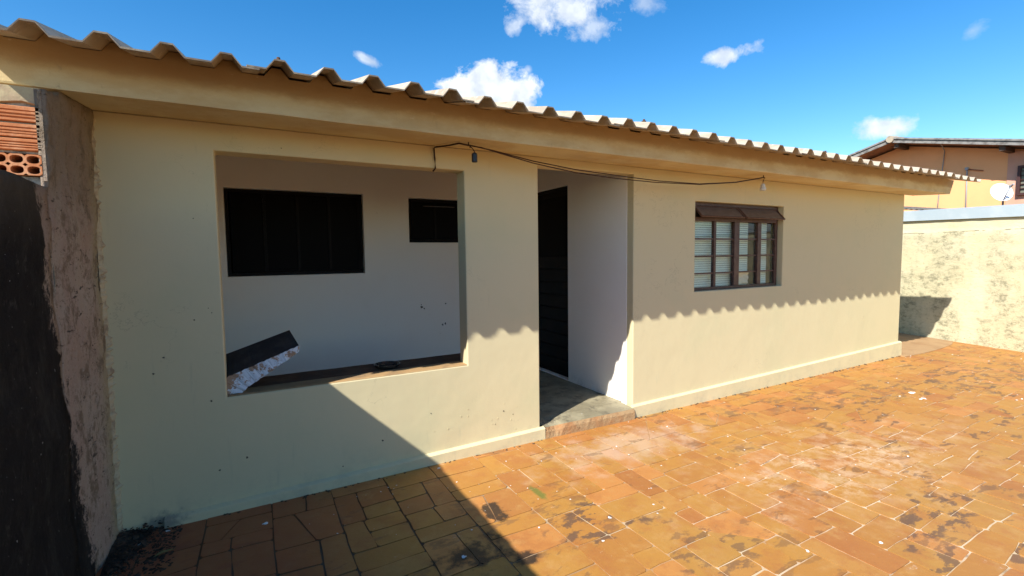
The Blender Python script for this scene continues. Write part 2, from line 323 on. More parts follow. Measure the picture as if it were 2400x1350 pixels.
MSLABT = simple('dark_slate_top', (0.035, 0.032, 0.030), 0.7, 0.2, c2=(0.06, 0.052, 0.045), sc=8, bump=0.4, bsc=40)
def brick_mat():
    m = M('hollow_clay_brick', 0.85, 0.2).base((0.52, 0.19, 0.075))
    m.over((0.62, 0.30, 0.15), m.ramp(m.noise(8, 6, 0.7), 0.45, 0.65))
    m.over((0.62, 0.52, 0.38), m.math('MULTIPLY', m.ramp(m.noise(16, 7, 0.75, (1, 1, 2), (3, 3, 3)), 0.60, 0.66), 0.75))
    m.bump(m.noise(50, 5), 0.5, 0.004); return m.m
MBR = brick_mat()
MMORT = simple('rough_mortar', (0.46, 0.42, 0.33), 0.95, 0.1, c2=(0.18, 0.17, 0.14), sc=20, bump=1.0, bsc=45)
MPLAST = simple('broken_yellow_plaster', (0.52, 0.44, 0.26), 0.95, 0.1, c2=(0.42, 0.30, 0.20), sc=9, bump=0.9, bsc=25)
MRUB = simple('sooty_rubble', (0.045, 0.032, 0.024), 0.95, 0.1, c2=(0.10, 0.07, 0.05), sc=14, bump=0.8, bsc=50)
MFLAKE = simple('white_paint_flake', (0.72, 0.70, 0.66), 0.8, 0.2)
MLEAF = simple('dry_yellow_leaf', (0.20, 0.17, 0.07), 0.8, 0.2)
MCHIP = simple('exposed_dark_render', (0.10, 0.09, 0.07), 0.95, 0.1)
MGLASSD = simple('smoked_glass_dish', (0.03, 0.032, 0.03), 0.15, 0.6)

glass = bpy.data.materials.new('window_glass'); glass.use_nodes = True
gt = glass.node_tree; gt.nodes.remove(gt.nodes['Principled BSDF']); go = gt.nodes['Material Output']
tr = gt.nodes.new('ShaderNodeBsdfTransparent'); gl = gt.nodes.new('ShaderNodeBsdfGlossy'); gl.inputs['Roughness'].default_value = 0.04
mxs = gt.nodes.new('ShaderNodeMixShader'); mxs.inputs[0].default_value = 0.05; tr.inputs[0].default_value = (0.93, 0.96, 0.93, 1)
gt.links.new(tr.outputs[0], mxs.inputs[1]); gt.links.new(gl.outputs[0], mxs.inputs[2]); gt.links.new(mxs.outputs[0], go.inputs[0])
MSASH = simple('dusty_brown_sash_glass', (0.10, 0.075, 0.062), 0.35, 0.4, c2=(0.14, 0.11, 0.095), sc=14)

# ------------------------------------------------------------------ mesh helpers
def link(name, me, parent=None):
    o = bpy.data.objects.new(name, me); COL.objects.link(o)
    if parent is not None: o.parent = parent
    return o
def pyd(name, V, F, mat, parent=None, smooth=False, bevel=0.0):
    me = bpy.data.meshes.new(name); me.from_pydata([tuple(v) for v in V], [], F); me.validate(); me.update()
    bm = bmesh.new(); bm.from_mesh(me); bmesh.ops.recalc_face_normals(bm, faces=bm.faces); bm.to_mesh(me); bm.free()
    for m in (mat if isinstance(mat, (list, tuple)) else [mat]): me.materials.append(m)
    if smooth: me.polygons.foreach_set('use_smooth', [True] * len(me.polygons))
    o = link(name, me, parent)
    if bevel:
        md = o.modifiers.new('bevel', 'BEVEL'); md.width = bevel; md.segments = 2; md.limit_method = 'ANGLE'; md.angle_limit = math.radians(40)
    return o
def box_vf(a, b, V, F):
    i = len(V); x0, y0, z0 = a; x1, y1, z1 = b
    V += [(x0, y0, z0), (x1, y0, z0), (x1, y1, z0), (x0, y1, z0), (x0, y0, z1), (x1, y0, z1), (x1, y1, z1), (x0, y1, z1)]
    F += [(i, i + 3, i + 2, i + 1), (i + 4, i + 5, i + 6, i + 7), (i, i + 1, i + 5, i + 4), (i + 1, i + 2, i + 6, i + 5), (i + 2, i + 3, i + 7, i + 6), (i + 3, i, i + 4, i + 7)]
def box(name, a, b, mat, parent=None, bevel=0.003):
    V, F = [], []; box_vf(a, b, V, F); return pyd(name, V, F, mat, parent, bevel=bevel)
def boxes(name, L, mat, parent=None, bevel=0.0):
    V, F = [], []
    for a, b in L: box_vf(a, b, V, F)
    return pyd(name, V, F, mat, parent, bevel=bevel)
def wall_holes(name, us, vs, holes, mapf, t, mat, parent=None, bevel=0.006):
    """wall in (u,v) with rectangular holes; mapf(u,v,d) -> xyz with d = depth 0..t"""
    us = sorted(set(us + [h[0] for h in holes] + [h[1] for h in holes])); vs = sorted(set(vs + [h[2] for h in holes] + [h[3] for h in holes]))
    nu, nv = len(us) - 1, len(vs) - 1
    solid = [[not any(h[0] <= (us[i] + us[i + 1]) / 2 <= h[1] and h[2] <= (vs[j] + vs[j + 1]) / 2 <= h[3] for h in holes) for j in range(nv)] for i in range(nu)]
    V, F, idx = [], [], {}
    def vi(i, j, k):
        if (i, j, k) not in idx: idx[(i, j, k)] = len(V); V.append(mapf(us[i], vs[j], k * t))
        return idx[(i, j, k)]
    S = lambda i, j: 0 <= i < nu and 0 <= j < nv and solid[i][j]
    for i in range(nu):
        for j in range(nv):
            if not solid[i][j]: continue
            F.append((vi(i, j, 0), vi(i + 1, j, 0), vi(i + 1, j + 1, 0), vi(i, j + 1, 0)))
            F.append((vi(i, j, 1), vi(i, j + 1, 1), vi(i + 1, j + 1, 1), vi(i + 1, j, 1)))
            if not S(i - 1, j): F.append((vi(i, j, 0), vi(i, j + 1, 0), vi(i, j + 1, 1), vi(i, j, 1)))
            if not S(i + 1, j): F.append((vi(i + 1, j, 0), vi(i + 1, j, 1), vi(i + 1, j + 1, 1), vi(i + 1, j + 1, 0)))
            if not S(i, j - 1): F.append((vi(i, j, 0), vi(i, j, 1), vi(i + 1, j, 1), vi(i + 1, j, 0)))
            if not S(i, j + 1): F.append((vi(i, j + 1, 0), vi(i + 1, j + 1, 0), vi(i + 1, j + 1, 1), vi(i, j + 1, 1)))
    return pyd(name, V, F, mat, parent, bevel=bevel)
def tube_vf(pts, r, V, F, n=7):
    pts = [Vector(p) for p in pts]; rings = []
    for k, p in enumerate(pts):
        d = (pts[min(k + 1, len(pts) - 1)] - pts[max(k - 1, 0)]).normalized()
        a = d.cross(Vector((0, 0, 1)));
        if a.length < 0.05: a = d.cross(Vector((1, 0, 0)))
        a.normalize(); b = d.cross(a); ring = []
        for q in range(n):
            t = 2 * math.pi * q / n; ring.append(len(V)); V.append(p + (a * math.cos(t) + b * math.sin(t)) * r)
        rings.append(ring)
    for k in range(len(rings) - 1):
        for q in range(n): F.append((rings[k][q], rings[k][(q + 1) % n], rings[k + 1][(q + 1) % n], rings[k + 1][q]))
    F.append(tuple(rings[0])); F.append(tuple(reversed(rings[-1])))
def tube(name, pts, r, mat, parent=None, n=7):
    V, F = [], []; tube_vf(pts, r, V, F, n); return pyd(name, V, F, mat, parent, smooth=True)
def lathe(name, prof, c, mat, parent=None, n=20, axis=None):
    V, F, rings = [], [], []
    for (r, z) in prof:
        rings.append([len(V) + q for q in range(n)])
        for q in range(n):
            t = 2 * math.pi * q / n; V.append(Vector((r * math.cos(t), r * math.sin(t), z)))
    for k in range(len(rings) - 1):
        for q in range(n): F.append((rings[k][q], rings[k][(q + 1) % n], rings[k + 1][(q + 1) % n], rings[k + 1][q]))
    F.append(tuple(rings[0])); F.append(tuple(rings[-1]))
    R = axis.to_track_quat('Z', 'Y').to_matrix() if axis is not None else Matrix.Identity(3)
    return pyd(name, [R @ v + Vector(c) for v in V], F, mat, parent, smooth=False)
def tag(o, label=None, cat=None, group=None, kind=None):
    if label: o['label'] = label
    if cat: o['category'] = cat
    if group: o['group'] = group
    if kind: o['kind'] = kind
    return o
def empty(name, loc=(0, 0, 0)):
    o = bpy.data.objects.new(name, None); COL.objects.link(o); o.empty_display_size = 0.1; return o     # left at the origin: parts keep world coordinates
nse = lambda x, y, z=0.0: noise.noise(Vector((x, y, z)))

# ------------------------------------------------------------------ ground
g = pyd('ground', [(-400, -400, -0.03), (400, -400, -0.03), (400, 400, -0.03), (-400, 400, -0.03)], [(0, 1, 2, 3)], MSOIL); tag(g, kind='structure')
wallx = lambda y: 9.67 + 0.289 * y                         # foot of the stained yard wall
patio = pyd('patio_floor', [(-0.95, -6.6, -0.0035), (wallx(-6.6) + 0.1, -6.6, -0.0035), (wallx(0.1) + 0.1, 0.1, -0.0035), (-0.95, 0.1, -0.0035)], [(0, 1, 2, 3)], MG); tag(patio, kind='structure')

def clip(poly, p, n):
    """part of the polygon on the side where (v-p).n >= 0"""
    out = []
    for i in range(len(poly)):
        a, b = poly[i], poly[(i + 1) % len(poly)]; da = (a[0] - p[0]) * n[0] + (a[1] - p[1]) * n[1]; db = (b[0] - p[0]) * n[0] + (b[1] - p[1]) * n[1]
        if da >= 0: out.append(a)
        if (da > 0 and db < 0) or (da < 0 and db > 0):
            t = da / (da - db); out.append((a[0] + (b[0] - a[0]) * t, a[1] + (b[1] - a[1]) * t))
    return out
def area(P): return abs(sum(P[i][0] * P[(i + 1) % len(P)][1] - P[(i + 1) % len(P)][0] * P[i][1] for i in range(len(P)))) / 2
def split(P, out, depth=0):
    A = area(P); lim = random.uniform(0.034, 0.100)
    if A < lim or depth > 4 or A < 0.024: out.append(P); return
    xs = [q[0] for q in P]; ys = [q[1] for q in P]; w, h = max(xs) - min(xs), max(ys) - min(ys)
    c = (min(xs) + w * random.uniform(0.36, 0.64), min(ys) + h * random.uniform(0.36, 0.64))
    a = 0.0 if w > h * random.uniform(0.8, 1.25) else math.pi / 2
    a += random.gauss(0, 0.05) if random.random() < 0.87 else random.gauss(0, 0.45)
    n = (math.cos(a), math.sin(a)); A1 = clip(P, c, n); A2 = clip(P, c, (-n[0], -n[1]))
    if len(A1) < 3 or len(A2) < 3 or min(area(A1), area(A2)) < 0.009: out.append(P); return
    split(A1, out, depth + 1); split(A2, out, depth + 1)
cells = []; x = -0.86; widths = []
while x < 9.8:
    w = random.choice([0.335, 0.345, 0.30, 0.32, 0.27]); 
    y = 0.03 + random.choice([0, 0.08, 0.17]) - 0.0
    while y > -6.5:
        h = random.choice([0.33, 0.34, 0.30, 0.28, 0.33])
        y1 = min(y, 0.03); y0 = y - h
        if y1 - y0 > 0.05: cells.append([(x, y0), (x + w, y0), (x + w, y1), (x, y1)])
        y = y0
    x += w
pieces = []
for c in cells:
    if c[0][0] > wallx(c[0][1]) + 0.05: continue
    split(c, pieces)
def warp(q):
    x, y = q; return (x + 0.022 * nse(x * 0.9, y * 0.9, 3) + 0.004 * nse(x * 9, y * 9, 1), y + 0.022 * nse(x * 0.9, y * 0.9, 7) + 0.004 * nse(x * 9, y * 9, 5))
def inset(P, d):
    out = P; cx = sum(q[0] for q in P) / len(P); cy = sum(q[1] for q in P) / len(P)
    for i in range(len(P)):
        a, b = P[i], P[(i + 1) % len(P)]; ex, ey = b[0] - a[0], b[1] - a[1]; L = math.hypot(ex, ey)
        if L < 1e-5: continue
        n = (-ey / L, ex / L)
        if (cx - a[0]) * n[0] + (cy - a[1]) * n[1] < 0: n = (-n[0], -n[1])
        dd = d * random.uniform(0.5, 1.6)
        out = clip(out, (a[0] + n[0] * dd, a[1] + n[1] * dd), n)
        if len(out) < 3: return []
    return out
def piece_geo(P):
    P = inset(P, 0.0035)
    if len(P) < 3 or area(P) < 0.003: return None
    # nip the corners, then break each edge into short crooked runs
    Q = []
    for i in range(len(P)):
        p0, p1, p2 = P[i - 1], P[i], P[(i + 1) % len(P)]
        l0 = math.hypot(p0[0] - p1[0], p0[1] - p1[1]); l2 = math.hypot(p2[0] - p1[0], p2[1] - p1[1]); k = random.uniform(0.004, 0.014)
        if min(l0, l2) < 0.04: Q.append(p1); continue
        Q.append((p1[0] + (p0[0] - p1[0]) * k / l0, p1[1] + (p0[1] - p1[1]) * k / l0)); Q.append((p1[0] + (p2[0] - p1[0]) * k / l2, p1[1] + (p2[1] - p1[1]) * k / l2))
    R = []
    for i in range(len(Q)):
        a, b = Q[i], Q[(i + 1) % len(Q)]; L = math.hypot(b[0] - a[0], b[1] - a[1]); R.append(a)
        for s in range(1, int(L / 0.11) + 1):
            t = s / (int(L / 0.11) + 1); j = 0.0028
            R.append((a[0] + (b[0] - a[0]) * t + random.uniform(-j, j), a[1] + (b[1] - a[1]) * t + random.uniform(-j, j)))
    R = [warp(q) for q in R]; cx = sum(q[0] for q in R) / len(R); cy = sum(q[1] for q in R) / len(R)
    z = random.uniform(-0.0006, 0.0014); sx, sy = random.gauss(0, 0.003), random.gauss(0, 0.003)
    top = [(q[0], q[1], z + sx * (q[0] - cx) + sy * (q[1] - cy)) for q in R]; bot = [(q[0], q[1], -0.008) for q in R]
    n = len(R); V = top + bot; F = [tuple(range(n))] + [(i, i + n, (i + 1) % n + n, (i + 1) % n) for i in range(n)]
    pr = [project(v) for v in top]; vis = 0.0
    if all(pr):
        mxx = sum(q[0] for q in pr) / n; myy = sum(q[1] for q in pr) / n
        if -40 < mxx < 2440 and -40 < myy < 1400: vis = area(pr)
    return vis, V, F
geos = [q for q in (piece_geo(P) for P in pieces) if q]
geos.sort(key=lambda q: -q[0])
for vis, V, F in geos[:298]: pyd('tile', V, F, MT, patio)
V0, F0 = [], []
for vis, V, F in geos[298:]:
    i = len(V0); V0 += V; F0 += [tuple(k + i for k in f) for f in F]
rest = pyd('tile_remainder', V0, F0, MT, patio); rest['kind'] = 'stuff'

# cement strip running back between the house and the yard wall
V = []; ys = [(-0.10, 7.72), (-0.13, 8.2), (-0.12, 8.8), (-0.07, 9.3), (0.02, 9.62)]
ring = [(x_, y_) for y_, x_ in ys] + [(wallx(6) + 0.05, 6.0), (7.70, 6.0)]
n = len(ring); V = [(a, b, 0.010) for a, b in ring] + [(a, b, -0.01) for a, b in ring]
path = pyd('side_path', V, [tuple(range(n))] + [(i, (i + 1) % n, (i + 1) % n + n, i + n) for i in range(n)], MPATH); tag(path, kind='structure')

# ------------------------------------------------------------------ the house
H = empty('house'); tag(H, 'low beige house with corrugated eave, open veranda hatch and doorway', 'house')
XL, XO1, XO2, XP, XD, XW1, XW2, XR = -0.66, -0.149, 1.335, 1.942, 2.91, 3.683, 5.064, 7.765
ZO1, ZO2, ZW1, ZW2, ZS = 0.663, 2.041, 1.079, 1.933, 2.191
fw_ = wall_holes('front_wall', [XL - 0.3, XR], [0.0, ZS], [(XO1, XO2, ZO1, ZO2), (XP, XD, -0.1, 2.128), (XW1, XW2, ZW1, ZW2)],
                 lambda u, v, d: (u, d, v), 0.14, MP, H, bevel=0.007)
def plinth(name, x0, x1, side=False):
    V, F = [], []; n = max(2, int((x1 - x0) / 0.25)); zt = lambda x: 0.050 + 0.0178 * (x + 0.0)
    prof = lambda x: [(-0.030, -0.01), (-0.030 + 0.003 * nse(x * 2, 1), zt(x)), (-0.002, zt(x) + 0.012), (0.002, zt(x) + 0.012), (0.002, -0.01)]
    for i in range(n + 1):
        x = x0 + (x1 - x0) * i / n
        for (y, z) in prof(x): V.append((x, y, z))
    for i in range(n):
        for k in range(4): F.append((i * 5 + k, (i + 1) * 5 + k, (i + 1) * 5 + k + 1, i * 5 + k + 1))
    F += [(0, 1, 2, 3, 4), tuple(n * 5 + k for k in (4, 3, 2, 1, 0))]
    return pyd(name, V, F, MP, H, bevel=0.004)
plinth('plinth', -0.47, 1.975); plinth('plinth', 2.885, 7.80)
box('plinth_return', (XR + 0.002, 0.003, -0.01), (7.80, 4.9, 0.199), MP, H, 0.005)
# paint chips and dents on the front wall
def chip(x, z, r, y=-0.0025, mat=MCHIP, sx=1.0, par=fw_, nx=9, ax='y'):
    V = []
    for k in range(nx):
        t = 2 * math.pi * k / nx; rr = r * random.uniform(0.45, 1.2)
        V.append((x + rr * sx * math.cos(t), y, z + rr * math.sin(t)))
    V += [(v[0], y + 0.002, v[2]) for v in V[:nx]]
    return pyd('paint_chip', V, [tuple(range(nx))] + [(i, (i + 1) % nx, (i + 1) % nx + nx, i + nx) for i in range(nx)], mat, par)
for (x_, z_, r_, s_) in ((-0.283, 1.116, 0.007, 1), (-0.215, 1.178, 0.006, 1), (-0.2, 1.15, 0.008, 0.6), (-0.43, 0.925, 0.009, 1.2), (-0.067, 0.295, 0.010, 1.4), (-0.204, 0.251, 0.009, 1), (-0.26, 1.669, 0.006, 1),
                        (0.187, 2.085, 0.006, 1), (0.715, 0.237, 0.010, 1.3), (-0.477, 0.843, 0.009, 1.2), (-0.225, 0.655, 0.012, 0.7), (0.46, 0.12, 0.008, 1), (1.05, 0.36, 0.006, 1), (1.62, 0.28, 0.010, 1.0), (1.55, 0.19, 0.009, 0.5), (1.70, 0.24, 0.006, 1)):
    chip(x_, z_, r_ * 0.6, sx=s_)
for k in range(12): chip(random.uniform(1.05, 1.92), random.uniform(0.12, 0.40), random.uniform(0.003, 0.007), y=-0.0022, mat=MP)

# end walls, back wall, partitions, ceiling
box('end_wall', (XR - 0.14, 0.142, 0.0), (XR, 5.0, ZS), MP, H, 0.004)
box('back_wall', (XL - 0.3, 5.0, 0.0), (XR, 5.14, 3.6), MP, H, 0.004)
PV = [(XL - 0.3, 0.142, 0.0), (XL - 0.3, 4.998, 0.0), (XL - 0.3, 4.998, 2.278 + 0.26 * 5.678 - 0.008), (XL - 0.3, 0.142, 2.278 + 0.26 * 0.822 - 0.008)]
pyd('party_wall', PV + [(XL - 0.12, v[1], v[2]) for v in PV], [(0, 1, 2, 3), (7, 6, 5, 4), (0, 4, 5, 1), (1, 5, 6, 2), (2, 6, 7, 3), (3, 7, 4, 0)], MW, H)
box('wall_head', (XL - 0.3, 0.001, ZS + 0.002), (XR - 0.145, 0.139, 2.445), MW, H, 0.0)
box('ceiling', (XD + 0.12, 0.142, ZS + 0.002), (XR - 0.002, 4.998, ZS + 0.06), MW, H, 0.0)
box('ceiling', (XL - 0.117, 1.972, ZS + 0.002), (XD - 0.005, 4.998, ZS + 0.06), MW, H, 0.0)
# gable infill at the right end, up to the sheets
zr = lambda y: 2.278 + 0.26 * (y + 0.68)
V = [(XR - 0.14, 0.0, ZS + 0.001), (XR - 0.14, 5.0, ZS + 0.001), (XR - 0.14, 5.0, zr(5) - 0.01), (XR - 0.14, 0.0, zr(0) - 0.01)]
V += [(XR, v[1], v[2]) for v in V]
pyd('gable_wall', V, [(0, 1, 2, 3), (7, 6, 5, 4), (0, 4, 5, 1), (1, 5, 6, 2), (2, 6, 7, 3), (3, 7, 4, 0)], MP, H)
inner = wall_holes('veranda_inner_wall', [XL - 0.118, XD], [0.107, 2.92], [(-0.182, 1.02, 1.285, 2.080), (1.49, 2.12, 1.596, 2.066)],
                   lambda u, v, d: (u, 1.85 + d, v), 0.12, MW, H, bevel=0.004)
side = wall_holes('veranda_side_wall', [0.078, 1.96], [0.05, 2.46], [(0.968, 1.75, 0.112, 2.166)], lambda u, v, d: (XD - 0.003 + d, u, v), 0.12, MW, H, bevel=0.004)
for (x_, z_, r_) in ((1.605, 0.90, 0.016), (1.632, 0.88, 0.011), (1.60, 0.925, 0.007), (1.88, 0.92, 0.009)):
    c = chip(x_, z_, r_, y=1.8475, par=inner)
for (x_, z_) in ((1.87, 0.70), (1.84, 0.69)): chip(x_, z_, 0.012, y=1.8475, par=inner)
box('veranda_floor', (XL - 0.118, 0.142, -0.01), (XD - 0.005, 4.99, 0.107), MC, H, 0.0)
# raised threshold in the doorway, with its chipped orange front edge
V, F = [], []; n = 26
for i in range(n + 1):
    x = XP + 0.028 + (XD - 0.022 - XP - 0.028) * i / n; yf = -0.030 - 0.022 * i / n
    c = max(0.0, 1 - abs((x - 2.06) / 0.10)); dent = 0.045 * c * (0.6 + 0.8 * abs(nse(x * 31, 2))); j = 0.006 * nse(x * 22, 5)
    V += [(x, yf + 0.004 * nse(x * 17, 8), -0.01), (x, yf + 0.005 * nse(x * 19, 3) + 0.5 * dent, 0.062 - 0.6 * dent + j), (x, yf + 0.010 + dent, 0.092 - 0.5 * dent + 0.4 * j)]
for i in range(n):
    for k in (0, 1): F.append((i * 3 + k, (i + 1) * 3 + k, (i + 1) * 3 + k + 1, i * 3 + k + 1))
m0 = len(V)
V += [(V[i * 3 + 2][0], 0.141, 0.1065) for i in range(n + 1)]
F2 = [(i * 3 + 2, (i + 1) * 3 + 2, m0 + i + 1, m0 + i) for i in range(n)]
st = pyd('door_step', V, F + F2, [MSTEP, MC], H)
for k, p_ in enumerate(st.data.polygons): p_.material_index = 1 if k >= len(F) else 0
# counter inside the hatch and its worn sill
V, F = [], []; n = 30
for i in range(n + 1):
    x = XO1 + 0.002 + (XO2 - XO1 - 0.004) * i / n; j = 0.004 * nse(x * 12, 4)
    V += [(x, 0.003 + abs(j), ZO1 + 0.0008), (x, 0.009 + abs(j), ZO1 + 0.006 + 0.5 * j), (x, 0.139, ZO1 + 0.006)]
for i in range(n):
    for k in (0, 1): F.append((i * 3 + k, (i + 1) * 3 + k, (i + 1) * 3 + k + 1, i * 3 + k + 1))
pyd('hatch_sill', V, F, MSILL, H)
V = []; 
for i in range(31):
    x = -0.10 + 1.99 * i / 30; yb = 0.405 + 0.012 * nse(x * 5, 2); V += [(x, 0.1405, ZO1 + 0.0055), (x, yb, ZO1 + 0.004), (x, yb + 0.004, ZO1 - 0.05), (x, 0.1405, ZO1 - 0.05)]
F = [(i * 4 + k, (i + 1) * 4 + k, (i + 1) * 4 + (k + 1) % 4, i * 4 + (k + 1) % 4) for i in range(30) for k in range(4)] + [(0, 1, 2, 3), (123, 122, 121, 120)]
pyd('counter', V, F, MCOUNTER, H)

# eave beam: drops below the roof, top follows the corrugation
PITCH, PK0 = 0.208, -0.675
def prof(x):
    u = (x - PK0 + PITCH / 2) % PITCH - PITCH / 2; u = abs(u)
    return 0.045 * max(0.0, min(1.0, (0.057 - u) / 0.036))
bps = []; k = -3
while PK0 + k * PITCH < 8.6:
    for du in (-0.057, -0.021, 0.021, 0.057): bps.append(PK0 + k * PITCH + du)
    k += 1
xs = [q for q in bps if -1.6 < q < 7.97]; xs = [-1.6] + xs
XB = 7.99
V, F = [], []
def beam_sec(x, xtop):
    zt = zr(-0.40)
    return [(x, -0.40, 2.166 + 0.004 * nse(x * 3, 1)), (x, -0.402 + 0.006 * nse(x * 2.3, 4), 2.175), (x + (xtop - x) * 0.5, -0.400 + 0.005 * nse(x * 3, 9), 2.26), (xtop, -0.40, zt - 0.003 + prof(x)), (xtop, -0.002, zt + 0.03), (x, -0.002, 2.1905)]
secs = [beam_sec(x, x) for x in xs] + [beam_sec(XB, XB + 0.10)]
for s in secs: V += s
for i in range(len(secs) - 1):
    for k in range(6): F.append((i * 6 + k, (i + 1) * 6 + k, (i + 1) * 6 + (k + 1) % 6, i * 6 + (k + 1) % 6))
F += [tuple(range(6)), tuple(range(len(V) - 1, len(V) - 7, -1))]
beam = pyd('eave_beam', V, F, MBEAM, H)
# soffit over the wall head / lintel
box('lintel', (XP + 0.002, 0.001, 2.150), (XD - 0.004, 0.139, 2.190), MP, fw_, 0.0)

# roof sheets, five corrugations each
R_ = H
def sheet(x0, x1, dz, dy):
    xs = [x0] + [b for b in bps if x0 < b < x1] + [x1]; V, F = [], []; yl = [-0.68 + dy, -0.4, 1.0, 3.0, 5.4]; th = 0.007
    for y in yl:
        for x in xs:
            z = zr(y) + prof(x) + dz + 0.002 * nse(x * 1.5, y * 2); V += [(x, y, z), (x, y, z + th)]
    n = len(xs)
    for j in range(len(yl) - 1):
        for i in range(n - 1):
            a = (j * n + i) * 2; b = a + 2; c = ((j + 1) * n + i) * 2; d = c + 2
            F += [(a, b, d, c), (a + 1, c + 1, d + 1, b + 1)]
    for i in range(n - 1):
        a = i * 2; F.append((a, a + 1, a + 3, a + 2)); c = ((len(yl) - 1) * n + i) * 2; F.append((c, c + 2, c + 3, c + 1))
    for j in range(len(yl) - 1):
        a = j * n * 2; b = (j + 1) * n * 2; F.append((a, b, b + 1, a + 1)); a += (n - 1) * 2; b += (n - 1) * 2; F.append((a, a + 1, b + 1, b))
    o = pyd('roof_sheet', V, F, [MR, MREDGE], R_)
    for p_ in o.data.polygons:
        if p_.normal.y < -0.9: p_.material_index = 1
    return o
x = -0.966; i = 0
MBOLT = simple('rusted_bolt', (0.10, 0.055, 0.035), 0.8, 0.3)
for k in range(4, 42, 11):
    xb_ = PK0 + k * PITCH
    if xb_ < 7.9: lathe('roof_bolt', [(0.001, 0), (0.017, 0.001), (0.017, 0.004), (0.008, 0.005), (0.008, 0.016), (0.001, 0.017)], (xb_, -0.585 + 0.02 * nse(k * 1.7, 3), zr(-0.585) + 0.045 + 0.0165), MBOLT, H, 8)
while x < 7.9:
    x1 = min(x + 5 * PITCH, 8.03)
    sheet(x - (0.05 if i else 0), x1, 0.0 if i % 2 == 0 else 0.0085, random.uniform(-0.006, 0.006)); x = x1; i += 1

# ---- windows and doors of the house
W = box('window', (XW1 + 0.002, 0.055, ZW1 + 0.0015), (XW2 - 0.014, 0.090, ZW1 + 0.030), MFRAME, H, 0.002)      # sill bar; carries the rest
xa, xb = XW1 + 0.003, XW2 - 0.014
fy0, fy1 = 0.055, 0.088
boxes('frame', [((xa, fy0, ZW1 + 0.03), (xa + 0.028, fy1, ZW2 - 0.002)), ((xb - 0.040, fy0, ZW1 + 0.03), (xb, fy1, ZW2 - 0.002)), ((xa + 0.029, fy0, ZW2 - 0.03), (xb - 0.041, fy1, ZW2 - 0.002)),
                ((xa + 0.029, fy0 - 0.004, 1.757), (xb - 0.041, fy1, 1.792)), ((4.345, fy0 - 0.002, 1.793), (4.375, fy1, ZW2 - 0.031))], MFRAME, W, 0.002)
cols = [(3.716, 4.020), (4.053, 4.322), (4.402, 4.700), (4.760, 5.008)]
rows = [1.108, 1.245, 1.414, 1.583, 1.756]
for m_ in ((4.020, 4.053), (4.322, 4.402), (4.700, 4.760)): box('mullion', (m_[0], fy0 - 0.006 if m_[0] > 4.3 else fy0, ZW1 + 0.031), (m_[1], fy1, 1.756), MFRAME, W, 0.003)
for ci, (c0, c1) in enumerate(cols):
    for rz in rows[1:4]: box('glazing_bar', (c0 + 0.001, fy0 + 0.006, rz - 0.0075), (c1 - 0.001, fy1 - 0.006, rz + 0.0075), MFRAME, W, 0.0)
    for ri in range(4):
        y_ = 0.071 + 0.002 * random.random()
        box('pane', (c0 + 0.001, y_, rows[ri] + (0.0085 if ri else 0.002)), (c1 - 0.001, y_ + 0.003, rows[ri + 1] - 0.0085), glass, W, 0.0)
for (s0, s1) in ((xa + 0.03, 4.342), (4.378, xb - 0.042)):      # two top sashes tilted outwards
    zt_, zb_ = 1.893, 1.792; yt_, yb_ = 0.050, -0.045
    V = [(s0, yt_, zt_), (s1, yt_, zt_), (s1, yb_, zb_), (s0, yb_, zb_)]; V += [(v[0], v[1] + 0.008, v[2] + 0.008) for v in V]
    sa = pyd('vent_sash', V, [(0, 1, 2, 3), (7, 6, 5, 4), (0, 4, 5, 1), (1, 5, 6, 2), (2, 6, 7, 3), (3, 7, 4, 0)], MSASH, W)
    V, F = [], []
    for a, b in (((s0, yt_, zt_), (s0, yb_, zb_)), ((s1, yt_, zt_), (s1, yb_, zb_)), ((s0, yb_, zb_), (s1, yb_, zb_)), ((s0, yt_, zt_), (s1, yt_, zt_))): tube_vf([a, b], 0.0095, V, F, 6)
    pyd('sash_rim', V, F, MFRAME, W)
V, F = [], []; z = 1.098
while z < 1.752:                                                   # venetian blind
    for (b0, b1) in ((3.70, 4.640), (4.752, 4.962)):
        i = len(V); j = 0.0015 * nse(z * 50, b0); V += [(b0, 0.118 + j, z - 0.0065), (b1, 0.118, z - 0.0065 - j), (b1, 0.128, z + 0.0125), (b0, 0.128, z + 0.0125 + j)]; F.append((i, i + 1, i + 2, i + 3))
    z += 0.0225
bl = pyd('blind', V, F, MBLIND, W); bl['kind'] = 'stuff'
V, F = [], []; nx_, nz_ = 16, 8
for j in range(nz_ + 1):
    for i in range(nx_ + 1):
        x = 4.405 + 0.22 * i / nx_; z = 1.115 + 0.12 * j / nz_; V.append((x, 0.100 + 0.022 * nse(x * 14, z * 50, 4), z))
F = [(j * 17 + i, j * 17 + i + 1, (j + 1) * 17 + i + 1, (j + 1) * 17 + i) for j in range(nz_) for i in range(nx_)]
pyd('crumpled_sheet', V, F, MCLOTH, W, smooth=True)
box('dark_room_panel', (3.15, 0.62, 0.0), (7.6, 0.70, ZS - 0.002), MDARK, H, 0.0)  # dark panel added behind the blind; the room's shade is in its colour

